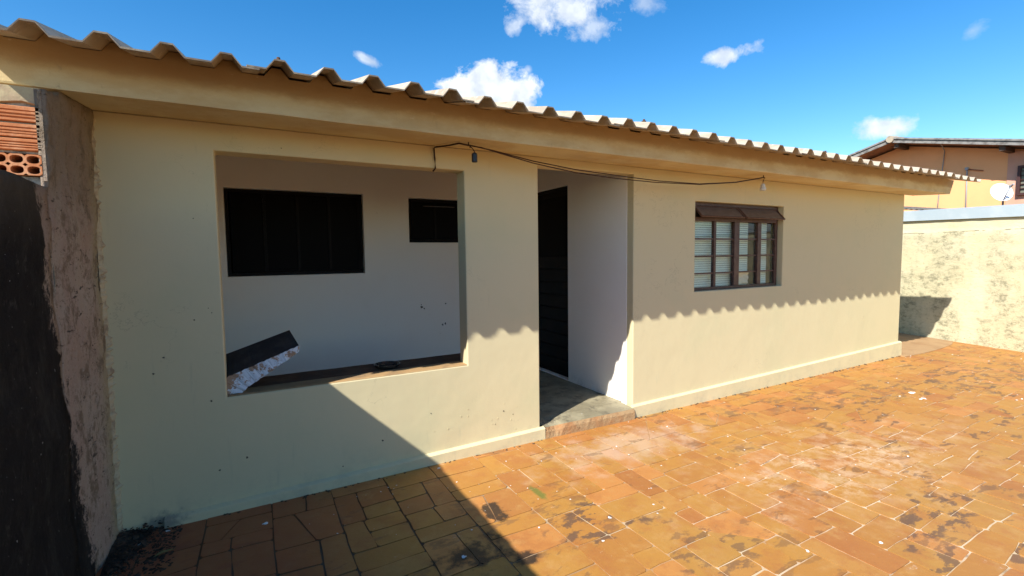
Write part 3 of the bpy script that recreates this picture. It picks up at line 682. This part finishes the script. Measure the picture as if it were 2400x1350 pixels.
def dark_window(x0, x1, z0, z1, nl):
    w = box('window', (x0 + 0.002, 1.905, z0 + 0.002), (x1 - 0.002, 1.94, z0 + 0.032), MBLACK, H, 0.002)
    boxes('frame', [((x0 + 0.002, 1.905, z0 + 0.033), (x0 + 0.03, 1.94, z1 - 0.002)), ((x1 - 0.03, 1.905, z0 + 0.033), (x1 - 0.002, 1.94, z1 - 0.002)), ((x0 + 0.031, 1.905, z1 - 0.03), (x1 - 0.031, 1.94, z1 - 0.002))], MBLACK, w)
    for k in range(nl):
        a = x0 + 0.031 + (x1 - x0 - 0.062) * k / nl; b = x0 + 0.031 + (x1 - x0 - 0.062) * (k + 1) / nl
        box('pane', (a + 0.012, 1.922, z0 + 0.034), (b - 0.012, 1.926, z1 - 0.031), MDARKGLASS, w, 0.0)
        box('stile', (b - 0.0115, 1.912, z0 + 0.034), (b + 0.0115 if k < nl - 1 else b - 0.001, 1.936, z1 - 0.031), MBLACK, w, 0.0)
    return w
dark_window(-0.182, 1.02, 1.285, 2.080, 4)
w2 = dark_window(1.49, 2.12, 1.596, 2.066, 2)
box('tilted_pane', (1.66, 1.875, 1.985), (2.02, 1.915, 1.992), simple('dull_pane_edge', (0.12, 0.12, 0.12), 0.5), w2, 0.0)
D_ = box('door', (XD + 0.055, 0.972, 0.116), (XD + 0.06, 1.748, 2.164), MBLACK, H, 0.0)
boxes('door_frame', [((XD + 0.030, 0.970, 0.114), (XD + 0.075, 1.002, 2.164)), ((XD + 0.030, 1.716, 0.114), (XD + 0.075, 1.748, 2.164)), ((XD + 0.030, 1.003, 2.13), (XD + 0.054, 1.715, 2.164))], MBLACK, D_, 0.002)
z = 0.16
while z < 1.30:
    box('slat', (XD + 0.040, 1.004, z), (XD + 0.0545, 1.714, z + 0.128), MBLACK, D_, 0.004); z += 0.142
box('door_light', (XD + 0.046, 1.06, 1.36), (XD + 0.050, 1.66, 2.07), MDARKGLASS, D_, 0.0)

# ------------------------------------------------------------------ left boundary wall with its pier
BW = empty('boundary_wall'); tag(BW, 'mouldy black rendered boundary wall left of the house', 'wall')
def rough_wall(name, y0, y1, ztop, xf, mat, parent, amp=0.014, res=0.035, th=0.14):
    ny = int((y1 - y0) / res) + 1; V, F = [], []
    nzz = 52; idx = lambda i, j: i * (nzz + 1) + j
    for i in range(ny + 1):
        y = y0 + (y1 - y0) * i / ny; zt = ztop(y)
        for j in range(nzz + 1):
            z = -0.01 + (zt + 0.01) * j / nzz
            a = amp * (nse(y * 3, z * 3, 2) + 0.6 * nse(y * 11, z * 9, 4) + 0.5 * nse(y * 34, z * 30, 6))
            V.append((xf(y, z) + a, y, z))
    for i in range(ny):
        for j in range(nzz): F.append((idx(i, j), idx(i + 1, j), idx(i + 1, j + 1), idx(i, j + 1)))
    m = len(V)
    for i in range(ny + 1): y = y0 + (y1 - y0) * i / ny; V += [(xf(y, 0) - th, y, ztop(y) - 0.004), (xf(y, 0) - th, y, -0.01)]
    for i in range(ny):
        F.append((idx(i, nzz), idx(i + 1, nzz), m + 2 * i + 2, m + 2 * i)); F.append((m + 2 * i, m + 2 * i + 2, m + 2 * i + 3, m + 2 * i + 1))
    F.append(tuple([idx(0, j) for j in range(nzz + 1)] + [m, m + 1])); F.append(tuple([m + 2 * ny + 1, m + 2 * ny] + [idx(ny, j) for j in range(nzz, -1, -1)]))
    return pyd(name, V, F, mat, parent, smooth=True)
xfw = lambda y, z: (-0.66 + 0.08 * y + 0.012 * nse(z * 3.1, 0.7)) if y > -0.5 else -0.70 + 0.012 * nse(z * 3.1, 0.7)
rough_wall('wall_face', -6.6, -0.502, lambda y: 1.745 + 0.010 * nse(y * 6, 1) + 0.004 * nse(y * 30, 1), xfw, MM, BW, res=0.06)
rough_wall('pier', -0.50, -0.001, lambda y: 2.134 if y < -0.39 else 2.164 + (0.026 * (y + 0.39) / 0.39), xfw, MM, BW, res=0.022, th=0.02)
# ragged plaster lip where the pier meets the painted house wall
V, F = [], []
for i in range(180):
    z = 0.02 + 2.15 * i / 179; w_ = 0.003 + 0.012 * abs(nse(z * 14, 3)) + 0.014 * (random.random() ** 4); j = len(V)
    V += [(-0.665, -0.020 - 0.01 * random.random(), z), (-0.655 + w_, -0.004 - 0.004 * random.random(), z), (-0.655 + w_ * 1.25, 0.001, z)]
F = [(i * 3 + k, (i + 1) * 3 + k, (i + 1) * 3 + k + 1, i * 3 + k + 1) for i in range(179) for k in (0, 1)]
pyd('plaster_lip', V, F, simple('pale_old_plaster', (0.50, 0.42, 0.27), 0.95, 0.1, c2=(0.30, 0.22, 0.14), sc=18, bump=1.0, bsc=60), BW)
# stones and pocks
V, F = [], []

# sunlit hollow brick wall above and behind it
BK = empty('brick_wall'); tag(BK, 'sunlit orange hollow brick wall under the left end of the eave', 'wall')
box('mortar_core', (-3.2, -0.482, 0.0), (-0.71, -0.36, 2.120), MMORT, BK, 0.0)
V, F = [], []; n = 44      # torn plaster cap
for i in range(n + 1):
    x = -3.2 + (3.2 - 0.703) * i / n; b = 0.03 * nse(x * 6, 2) + 0.012 * nse(x * 23, 4)
    V += [(x, -0.500 + 0.004 * nse(x * 9, 1), 2.134), (x, -0.498, 2.068 + b), (x, -0.470, 2.060 + b), (x, -0.38, 2.134)]
F = [(i * 4 + k, (i + 1) * 4 + k, (i + 1) * 4 + (k + 1) % 4, i * 4 + (k + 1) % 4) for i in range(n) for k in range(4)]
pyd('torn_plaster', V, F, MPLAST, BK)
def ribbed_brick(x0, x1, z0, h):
    """long side of a hollow brick: shallow grooves along it"""
    pr = [(0, 0.0), (0.004, 0.002)]; 
    pts = []
    for k, (zf, d) in enumerate(((0, 0.006), (0.05, 0), (0.18, 0), (0.21, 0.006), (0.27, 0.006), (0.30, 0), (0.40, 0), (0.43, 0.006), (0.49, 0.006), (0.52, 0), (0.62, 0), (0.65, 0.006), (0.71, 0.006), (0.74, 0), (0.95, 0), (1.0, 0.006))):
        pts.append((-0.500 + d, z0 + h * zf))
    V = [(x0, y, z) for y, z in pts] + [(x0, -0.47, z0 + h), (x0, -0.47, z0)]; m = len(V); V += [(x1, y, z + random.uniform(-0.002, 0.002)) for _, y, z in V]
    F = [(i, (i + 1) % m, (i + 1) % m + m, i + m) for i in range(m)] + [tuple(range(m)), tuple(range(2 * m - 1, m - 1, -1))]
    return pyd('brick', V, F, MBR, BK)
for k, z0 in enumerate((1.978, 1.910, 1.884 - 0.0)):
    pass
rowz = [(1.995, 0.072), (1.933, 0.056), (1.884, 0.044)]
rowz = [(1.998, 0.062), (1.938, 0.052), (1.886, 0.046)]
V, F = [], []
for i in range(26):
    z = 1.77 + 0.36 * i / 25; w_ = 0.002 + 0.010 * abs(nse(z * 30, 5)); V += [(-0.700, -0.504, z), (-0.708 - w_, -0.5035, z), (-0.710 - w_, -0.47, z), (-0.700, -0.47, z)]
F = [(i * 4 + k, (i + 1) * 4 + k, (i + 1) * 4 + (k + 1) % 4, i * 4 + (k + 1) % 4) for i in range(25) for k in range(4)] + [(0, 1, 2, 3), (103, 102, 101, 100)]
pyd('mortar_edge', V, F, MM, BK)
for k, (z0, h) in enumerate(rowz):
    x = -0.712
    while x > -3.0:
        L = 0.24 if not (k == 1 and x > -0.71) else 0.14
        ribbed_brick(x - L, x, z0, h); x -= L + 0.012
def holed_block(x0, x1, z0, z1, nh):
    V, F = [], []; y0 = -0.502; cw = (x1 - x0) / nh; ch = (z1 - z0) / 2; N = 16; y1 = -0.486
    for i in range(nh):
        for j in range(2):
            ax, az = x0 + i * cw, z0 + j * ch; cx, cz = ax + cw / 2, az + ch / 2; rx, rz = cw * 0.40, ch * 0.37
            o0 = len(V)
            for k in range(N):
                t = 2 * math.pi * (k + 0.5) / N; c, s = math.cos(t), math.sin(t); q = 1 / max(abs(c), abs(s))
                sq = (abs(c) ** 2.6 + abs(s) ** 2.6) ** (-1 / 2.6)
                V.append((cx + c * q * cw / 2, y0, cz + s * q * ch / 2)); V.append((cx + c * sq * rx, y0, cz + s * sq * rz)); V.append((cx + c * sq * rx, y0 + 0.12, cz + s * sq * rz))
            for k in range(N):
                a = o0 + 3 * k; b = o0 + 3 * ((k + 1) % N); F += [(a, b, b + 1, a + 1), (a + 1, b + 1, b + 2, a + 2)]
            F.append(tuple(o0 + 3 * k + 2 for k in range(N)))
    i = len(V); V += [(x0, y0, z0), (x1, y0, z0), (x1, y0, z1), (x0, y0, z1), (x0, y0 + 0.13, z0), (x1, y0 + 0.13, z0), (x1, y0 + 0.13, z1), (x0, y0 + 0.13, z1)]
    F += [(i, i + 1, i + 5, i + 4), (i + 1, i + 2, i + 6, i + 5), (i + 2, i + 3, i + 7, i + 6), (i + 3, i, i + 4, i + 7)]
    return pyd('brick', V, F, MBR, BK)
x = -0.714
while x > -3.0: holed_block(x - 0.147, x, 1.790, 1.872, 3); x -= 0.158
# the mortar core must not fill the holes: a lower backing only
bpy.data.objects['mortar_core'].data.clear_geometry()
V, F = [], []; box_vf((-3.2, -0.482, 0.0), (-0.71, -0.36, 1.786), V, F); box_vf((-3.2, -0.482, 1.877), (-0.71, -0.36, 2.120), V, F); box_vf((-3.2, -0.37, 1.7861), (-0.71, -0.359, 1.8769), V, F)
bpy.data.objects['mortar_core'].data.from_pydata(V, [], F); bpy.data.objects['mortar_core'].data.update()

# ------------------------------------------------------------------ stained yard wall on the right
YW = empty('yard_wall'); tag(YW, 'stained cream rendered wall with grey metal cap at the right', 'wall')
ny, nzz = 150, 46; V, F = [], []; ya, yb = -6.6, 6.0; ztw = lambda y: 1.940 + 0.04 * (y - 0.7) * 0.7
for i in range(ny + 1):
    y = ya + (yb - ya) * i / ny
    for j in range(nzz + 1):
        z = -0.02 + (ztw(y) + 0.02) * j / nzz; a = 0.006 * nse(y * 4, z * 5, 2) + 0.004 * nse(y * 17, z * 22, 3) + (0.010 if z < 1.735 else -0.003)
        V.append((wallx(y) - a, y, z))
for i in range(ny):
    for j in range(nzz): k = i * (nzz + 1) + j; F.append((k, k + nzz + 1, k + nzz + 2, k + 1))
m = len(V)
for i in range(ny + 1): y = ya + (yb - ya) * i / ny; V += [(wallx(y) + 0.15, y, ztw(y)), (wallx(y) + 0.15, y, -0.02)]
for i in range(ny): k = i * (nzz + 1) + nzz; F += [(k, k + nzz + 1, m + 2 * i + 2, m + 2 * i), (m + 2 * i, m + 2 * i + 2, m + 2 * i + 3, m + 2 * i + 1)]
pyd('wall_face', V, F, MY, YW, smooth=True)
V, F = [], []; n = 12
for i in range(n + 1):
    y = ya + (yb - ya) * i / n; x0 = wallx(y) - 0.035; zb = ztw(y) - 0.003; zt = zb + 0.165 + 0.003 * nse(y, 3)
    V += [(x0, y, zb), (x0 - 0.006, y, zt), (x0 + 0.22, y, zt + 0.02), (x0 + 0.22, y, zb)]
F = [(i * 4 + k, (i + 1) * 4 + k, (i + 1) * 4 + (k + 1) % 4, i * 4 + (k + 1) % 4) for i in range(n) for k in range(4)] + [(0, 1, 2, 3), tuple(len(V) - 1 - k for k in range(4))]
pyd('metal_cap', V, F, MGREY, YW)

# ------------------------------------------------------------------ neighbour's house and shed
NH = empty('neighbour_house'); tag(NH, 'orange two-storey house with grey roof edge behind the yard wall', 'house')
RY, RZ = 2.97, 4.24; rl = lambda y: RZ - (0.28 * (y - RY) if y > RY else 0.232 * (RY - y))
Yv = [7.5, RY, -4.5]
V = [(15, 7.5, 0), (15, -4.5, 0), (15, -4.5, rl(-4.5) - 0.10), (15, RY, RZ - 0.10), (15, 7.5, rl(7.5) - 0.10)]; V += [(15.2, v[1], v[2]) for v in V]
pyd('gable_wall', V, [(0, 1, 2, 3, 4), (9, 8, 7, 6, 5)] + [(i, (i + 1) % 5, (i + 1) % 5 + 5, i + 5) for i in range(5)], MORANGE, NH)
for nm, (ya_, yb_) in (('roof', (7.9, RY + 0.001)), ('roof', (RY - 0.001, -4.9))):
    V = [(14.36, ya_, rl(ya_)), (14.36, yb_, rl(yb_)), (25, yb_, rl(yb_)), (25, ya_, rl(ya_))]; V += [(v[0], v[1], v[2] - 0.06) for v in V]
    rf = pyd(nm, V, [(0, 1, 2, 3), (7, 6, 5, 4), (0, 4, 5, 1), (1, 5, 6, 2), (2, 6, 7, 3), (3, 7, 4, 0)], MCLAYROOF, NH)
    V = []
    for (dx, dz0, dz1) in ((0, 0.02, -0.075),):
        V = [(14.355, ya_, rl(ya_) + dz0), (14.355, yb_, rl(yb_) + dz0), (14.355, yb_, rl(yb_) + dz1), (14.355, ya_, rl(ya_) + dz1)]; V += [(v[0] - 0.03, v[1], v[2]) for v in V]
    pyd('verge_board', V, [(0, 1, 2, 3), (7, 6, 5, 4), (0, 4, 5, 1), (1, 5, 6, 2), (2, 6, 7, 3), (3, 7, 4, 0)], MVERGE, rf)
    V2 = [(v[0] - 0.031, v[1], v[2] + (0.035 if k % 4 < 2 else 0.09)) for k, v in enumerate(V)]
    pyd('verge_batten', V2, [(0, 1, 2, 3), (7, 6, 5, 4), (0, 4, 5, 1), (1, 5, 6, 2), (2, 6, 7, 3), (3, 7, 4, 0)], MVERGE, rf)
V, F = [], []
for k in range(3):
    tube_vf([(14.28 + 0.30 * k, RY, RZ + 0.005 + 0.012 * k), (14.62 + 0.30 * k, RY, RZ + 0.03 + 0.012 * k)], 0.085, V, F, 12)
pyd('ridge_cap', V, F, simple('pale_ridge_tile', (0.40, 0.34, 0.25), 0.9, 0.1, c2=(0.25, 0.2, 0.15)), NH)
for y_ in (2.88, 0.93): box('purlin_end', (14.42, y_ - 0.05, rl(y_) - 0.19), (14.99, y_ + 0.05, rl(y_) - 0.085), simple('dark_timber', (0.09, 0.065, 0.05), 0.9, 0.1), NH, 0.004)
V, F = [], []; box_vf((14.985, -4.4, 0.0), (15.0, 0.985, rl(0.985) - 0.13), V, F)
V[4] = (14.985, -4.4, rl(-4.4) - 0.13); V[5] = (15.0, -4.4, rl(-4.4) - 0.13)
pyd('pink_wall_section', V, F, MPINK, NH)
nw = box('window', (14.90, -0.45, 2.62), (14.984, 0.80, 2.67), MWINFRAME2, NH, 0.0)
boxes('frame', [((14.90, 0.75, 2.671), (14.984, 0.80, 3.22)), ((14.90, -0.45, 2.671), (14.984, -0.40, 3.22)), ((14.90, -0.45, 3.221), (14.984, 0.80, 3.27))] + [((14.915, -0.39 + 0.285 * k, 2.671), (14.975, -0.36 + 0.285 * k, 3.22)) for k in range(1, 4)], MWINFRAME2, nw)
for k in range(5): box('glazing_bar', (14.92, -0.399, 2.76 + 0.095 * k), (14.955, 0.749, 2.775 + 0.095 * k), MWINFRAME2, nw, 0.0)
box('pane', (14.960, -0.399, 2.672), (14.966, 0.749, 3.219), MWINPANE2, nw, 0.0)
tube('cable', [(14.31, 2.02, 4.03), (14.7, 2.07, 3.95), (14.96, 2.10, 3.85), (14.975, 2.146, 3.178), (14.975, 2.175, 2.82), (14.975, 2.2, 2.3)], 0.011, MDISHGREY, NH, 5)
tube('conduit', [(14.97, 1.655, 2.2), (14.97, 1.66, 2.8), (14.97, 1.668, 3.34)], 0.014, MDISHGREY, NH, 6)
tube('conduit', [(14.97, 1.69, 3.345), (14.96, 1.38, 3.262)], 0.013, simple('rusty_rod', (0.30, 0.12, 0.06), 0.7), NH, 6)
box('junction_box', (14.93, 1.64, 3.32), (14.985, 1.70, 3.38), MDISHGREY, NH, 0.004)

SD = empty('satellite_dish'); tag(SD, 'white satellite dish mounted on the orange house wall', 'satellite dish')
dc = Vector((14.35, 0.90, 2.665)); dn = Vector((-0.62, -0.72, 0.30)).normalized()
prf = [(r_ * 0.72, z_ * 0.72) for r_, z_ in ((0.001, 0.0), (0.10, 0.006), (0.18, 0.02), (0.25, 0.04), (0.285, 0.055), (0.288, 0.050), (0.25, 0.030), (0.10, -0.006), (0.001, -0.01))]
rfl = lathe('reflector', prf, dc, MDISHW, SD, 32, dn)
dn_u = (Vector((0, 0, 1)) - dn * dn.z).normalized()
feed = dc + dn * 0.26 + dn_u * 0.02
tube('feed_arm', [dc - dn_u * 0.19 + dn * 0.03, feed - dn_u * 0.02], 0.011, MDISHGREY, SD, 8)
lathe('feed_horn', [(0.010, 0), (0.026, 0.008), (0.026, 0.035), (0.018, 0.06), (0.018, 0.11), (0.004, 0.112)], feed, MDISHGREY, SD, 12, (dc - feed).normalized() * -1)
tube('mount_arm', [dc - dn * 0.01, dc + Vector((0.18, 0.0, -0.12)), dc + Vector((0.18, 0.0, -0.33)), (14.98, 0.95, 2.32)], 0.02, MDISHGREY, SD, 8)

SH = empty('shed'); tag(SH, 'low dark corrugated shed roof just behind the yard wall', 'shed')
V, F = [], []; n = 90
for i in range(n + 1):
    y = 0.42 + 3.6 * i / n; zz = 2.115 + 0.155 * (y - 0.5) + 0.010 * math.cos(i * math.pi)
    V += [(10.5, y, zz), (12.6, y, zz + 0.06), (10.5, y, zz - 0.012), (12.6, y, zz + 0.048)]
F = [f for i in range(n) for f in ((i * 4, i * 4 + 1, i * 4 + 5, i * 4 + 4), (i * 4 + 2, i * 4 + 6, i * 4 + 7, i * 4 + 3), (i * 4, i * 4 + 4, i * 4 + 6, i * 4 + 2))]
pyd('shed_roof', V, F, simple('old_grey_sheet', (0.20, 0.18, 0.15), 0.9, 0.1, c2=(0.10, 0.09, 0.08)), SH)
box('shed_wall', (10.75, 0.75, -0.02), (12.4, 3.9, 2.08), MDARK, SH, 0.0)

# ------------------------------------------------------------------ loose things
# broken slab propped in the hatch
top = [(-0.33, 0.005 + 0.02, 0.705), (0.241, 0.085, 0.907), (0.205, 0.31, 0.977), (-0.33, 0.31, 0.800)]
lowf = [(-0.30, 0.035, 0.668), (-0.075, 0.030, 0.670), (-0.035, 0.032, 0.705), (0.06, 0.040, 0.760), (0.16, 0.062, 0.820), (0.243, 0.090, 0.868)]
nT = 44; V, F = [], []
def lerp(a, b, t): return tuple(a[k] + (b[k] - a[k]) * t for k in range(3))
def lowz(t):
    s = t * (len(lowf) - 1); i = min(int(s), len(lowf) - 2); return lerp(lowf[i], lowf[i + 1], s - i)
for i in range(nT + 1):
    t = i / nT; a = lerp(top[0], top[1], t); b = lerp(top[3], top[2], t); l = lowz(t); a = (a[0], a[1] + 0.007 * nse(t * 34, 1) + 0.004 * nse(t * 90, 3), a[2] + 0.005 * nse(t * 37, 2) - 0.004 * abs(nse(t * 80, 2)))
    V += [a, b, (b[0], b[1], b[2] - 0.05), (l[0], l[1] + 0.004 + 0.008 * nse(t * 19, 7), l[2] + 0.007 * nse(t * 26, 5) + 0.004 * nse(t * 75, 9))]
for i in range(nT):
    for k in range(4): F.append((i * 4 + k, (i + 1) * 4 + k, (i + 1) * 4 + (k + 1) % 4, i * 4 + (k + 1) % 4))
F += [(0, 1, 2, 3), (nT * 4 + 3, nT * 4 + 2, nT * 4 + 1, nT * 4)]
sl = pyd('broken_slab', V, F, [MSLABE, MSLABT], None)
for k, p_ in enumerate(sl.data.polygons):
    if k < nT * 4 and k % 4 == 0: p_.material_index = 1
tag(sl, 'broken dark slab with flaking white edge propped in the veranda hatch', 'slab')
dz0 = ZO1 + 0.0056
lathe('glass_dish', [(0.001, 0), (0.062, 0), (0.082, 0.010), (0.092, 0.026), (0.087, 0.027), (0.076, 0.013), (0.058, 0.007), (0.001, 0.006)], (0.815, 0.225, dz0), MGLASSD, None, 28)
tag(bpy.data.objects['glass_dish'], 'small dark round glass dish lying on the hatch counter', 'dish')

CB = empty('light_cable'); tag(CB, 'dark twin cable sagging under the eave between two hooks', 'cable')
tube('wall_run', [(1.105, -0.008, 2.018), (1.122, -0.010, 2.040), (1.120, -0.010, 2.10), (1.114, -0.011, 2.172), (1.125, -0.03, 2.177), (1.17, -0.15, 2.168), (1.20, -0.245, 2.164), (1.262, -0.25, 2.156)], 0.0058, MWIRE, CB)
def drop(pts): 
    return pts
tube('strand', [(1.262, -0.25, 2.156), (1.36, -0.235, 2.155), (1.446, -0.22, 2.144), (1.78, -0.2, 2.094), (2.151, -0.2, 2.054), (2.55, -0.2, 2.037), (2.95, -0.2, 2.033), (3.494, -0.2, 2.047), (3.955, -0.22, 2.090), (4.30, -0.245, 2.150), (4.318, -0.25, 2.160)], 0.0040, MWIRE, CB)
tube('strand', [(1.262, -0.252, 2.158), (1.446, -0.22, 2.148), (1.78, -0.2, 2.108), (2.151, -0.2, 2.076), (2.653, -0.2, 2.057), (3.0, -0.2, 2.047), (3.494, -0.2, 2.053), (3.955, -0.218, 2.094), (4.30, -0.243, 2.154), (4.318, -0.25, 2.160)], 0.0040, MWIRE, CB)
for x_ in (1.262, 4.318): tube('hook', [(x_, -0.25, 2.178), (x_, -0.252, 2.158), (x_ + 0.004, -0.262, 2.150), (x_ + 0.006, -0.258, 2.140)], 0.004, MWIRE, CB)
B1 = empty('bulb_holder'); tag(B1, 'empty black bulb holder hanging above the hatch pillar', 'bulb holder', 'bulb holders hanging from the eave')
tube('flex', [(1.268, -0.252, 2.152), (1.288, -0.25, 2.140), (1.303, -0.25, 2.122), (1.303, -0.25, 2.106)], 0.0032, MWIRE, B1)
lathe('socket', [(0.006, 0.062), (0.016, 0.055), (0.0185, 0.050), (0.0185, 0.002), (0.016, 0), (0.013, 0), (0.013, 0.03), (0.001, 0.031)], (1.303, -0.25, 2.053), MHBLACK, B1, 18)
B2 = empty('bulb_holder'); tag(B2, 'empty white porcelain bulb holder hanging above the window', 'bulb holder', 'bulb holders hanging from the eave')
tube('flex', [(4.318, -0.25, 2.155), (4.322, -0.25, 2.135), (4.312, -0.25, 2.115), (4.312, -0.25, 2.085)], 0.0032, MWIRE, B2)
lathe('socket', [(0.008, 0.066), (0.015, 0.060), (0.020, 0.052), (0.020, 0.032), (0.026, 0.028), (0.028, 0.022), (0.028, 0.010), (0.024, 0.004), (0.024, 0), (0.018, 0), (0.018, 0.02), (0.001, 0.021)], (4.312, -0.25, 2.033), MHWHITE, B2, 20)

# sooty rubble in the corner and flakes of paint on the tiles
V, F = [], []
def shard(x, y, z, r, V, F, flat=0.5):
    i = len(V); n = random.choice((5, 6, 7)); a0 = random.random() * 6
    tilt = (random.gauss(0, 0.15), random.gauss(0, 0.15))
    P = [(r * random.uniform(0.6, 1.2) * math.cos(a0 + 2 * math.pi * k / n), r * random.uniform(0.5, 1.1) * math.sin(a0 + 2 * math.pi * k / n)) for k in range(n)]
    V += [(x + a, y + b, z + r * flat + tilt[0] * a + tilt[1] * b) for a, b in P] + [(x + a * 1.1, y + b * 1.1, z + tilt[0] * a + tilt[1] * b) for a, b in P]
    F += [tuple(range(i, i + n))] + [(i + k, i + k + n, i + (k + 1) % n + n, i + (k + 1) % n) for k in range(n)]
for k in range(900):
    u = random.random() ** 1.7; v = random.random() ** 1.2
    x_ = -0.65 + 0.26 * u; y_ = -0.01 - 0.44 * v; hgt = 0.040 * max(0, 1 - u * 1.4) * (1 - 0.7 * v)
    shard(x_, y_, hgt * random.random() - 0.002, random.uniform(0.002, 0.008) * (2.2 if random.random() < 0.05 else 1), V, F, 0.6)
for k in range(110): shard(random.uniform(-0.64, -0.43), random.uniform(-0.03, -0.004), random.uniform(0, 0.05) * random.random(), random.uniform(0.003, 0.007), V, F, 0.8)
i0 = len(V); nu, nv = 14, 16
for a in range(nu + 1):
    for b in range(nv + 1):
        x_ = -0.67 + 0.27 * a / nu; y_ = 0.0 - 0.42 * b / nv
        V.append((x_, y_, 0.036 * max(0, 1 - 1.5 * a / nu) * (1 - 0.8 * b / nv) + 0.006 * nse(x_ * 30, y_ * 30) - 0.004 - 0.012 * (a / nu) ** 2 - 0.01 * (b / nv) ** 3))
F += [(i0 + a * (nv + 1) + b, i0 + (a + 1) * (nv + 1) + b, i0 + (a + 1) * (nv + 1) + b + 1, i0 + a * (nv + 1) + b + 1) for a in range(nu) for b in range(nv)]
rub = pyd('rubble', V, F, MRUB); tag(rub, 'sooty crumbled rubble heaped in the corner by the boundary wall', 'rubble', kind='stuff')
V, F = [], []
spots = [(0.842, -1.057, 0.012), (0.009, -0.254, 0.016), (1.065, -0.092, 0.011), (5.854, -0.908, 0.035), (5.686, -1.058, 0.03), (-0.45, -0.06, 0.012), (-0.56, -0.14, 0.015), (-0.58, -0.20, 0.014), (1.67, -1.15, 0.012), (1.5, -1.3, 0.010), (2.68, -2.0, 0.012), (2.3, -1.85, 0.010)]
for x_, y_, r_ in spots:
    for k in range(3): shard(x_ + random.gauss(0, r_ * 0.4), y_ + random.gauss(0, r_ * 0.3), 0.0012, r_ * random.uniform(0.4, 0.9), V, F, 0.12)
for k in range(230):
    x_ = random.uniform(0.2, 9.0); y_ = -random.random() ** 0.8 * (0.6 + 0.35 * x_ if x_ < 4 else 2.2)
    if y_ < -0.05: shard(x_, y_, 0.0012, random.choice((0.002, 0.0025, 0.003, 0.005)) * (1 + 0.13 * x_), V, F, 0.15)
fl = pyd('paint_flakes', V, F, MFLAKE); tag(fl, 'white paint flakes scattered over the orange patio tiles', 'paint flakes', kind='stuff')
V, F = [], []
for k in range(170):                                  # grit caught along the foot of the plinth
    x_ = random.choice((random.uniform(-0.3, 1.97), random.uniform(2.9, 7.8), random.uniform(2.9, 7.8))); shard(x_, -0.034 - random.random() ** 2 * 0.03, -0.001, random.uniform(0.003, 0.010) * (1 + 0.06 * x_), V, F, 0.6)
gr = pyd('grit', V, F, simple('dark_grit', (0.10, 0.07, 0.045), 0.95, 0.1)); tag(gr, 'dark grit gathered along the foot of the house plinth', 'grit', kind='stuff')
# dry leaf in the corner
V = []; P = [(-0.075, 0), (-0.05, 0.012), (-0.01, 0.018), (0.035, 0.012), (0.075, 0.0), (0.035, -0.010), (-0.01, -0.014), (-0.05, -0.010)]
ca, sa_ = math.cos(0.35), math.sin(0.35)
for a, b in P: V.append((-0.435 + 0.6 * (a * ca - b * sa_), -0.30 + 0.6 * (a * sa_ + b * ca), 0.006 + abs(b) * 0.5))
V += [(v[0], v[1], v[2] - 0.001) for v in V]; n = len(P)
lf = pyd('dry_leaf', V, [tuple(range(n)), tuple(range(2 * n - 1, n - 1, -1))] + [(i, (i + 1) % n, (i + 1) % n + n, i + n) for i in range(n)], MLEAF)
tag(lf, 'curled dry yellow leaf on the dark floor near the corner rubble', 'leaf')
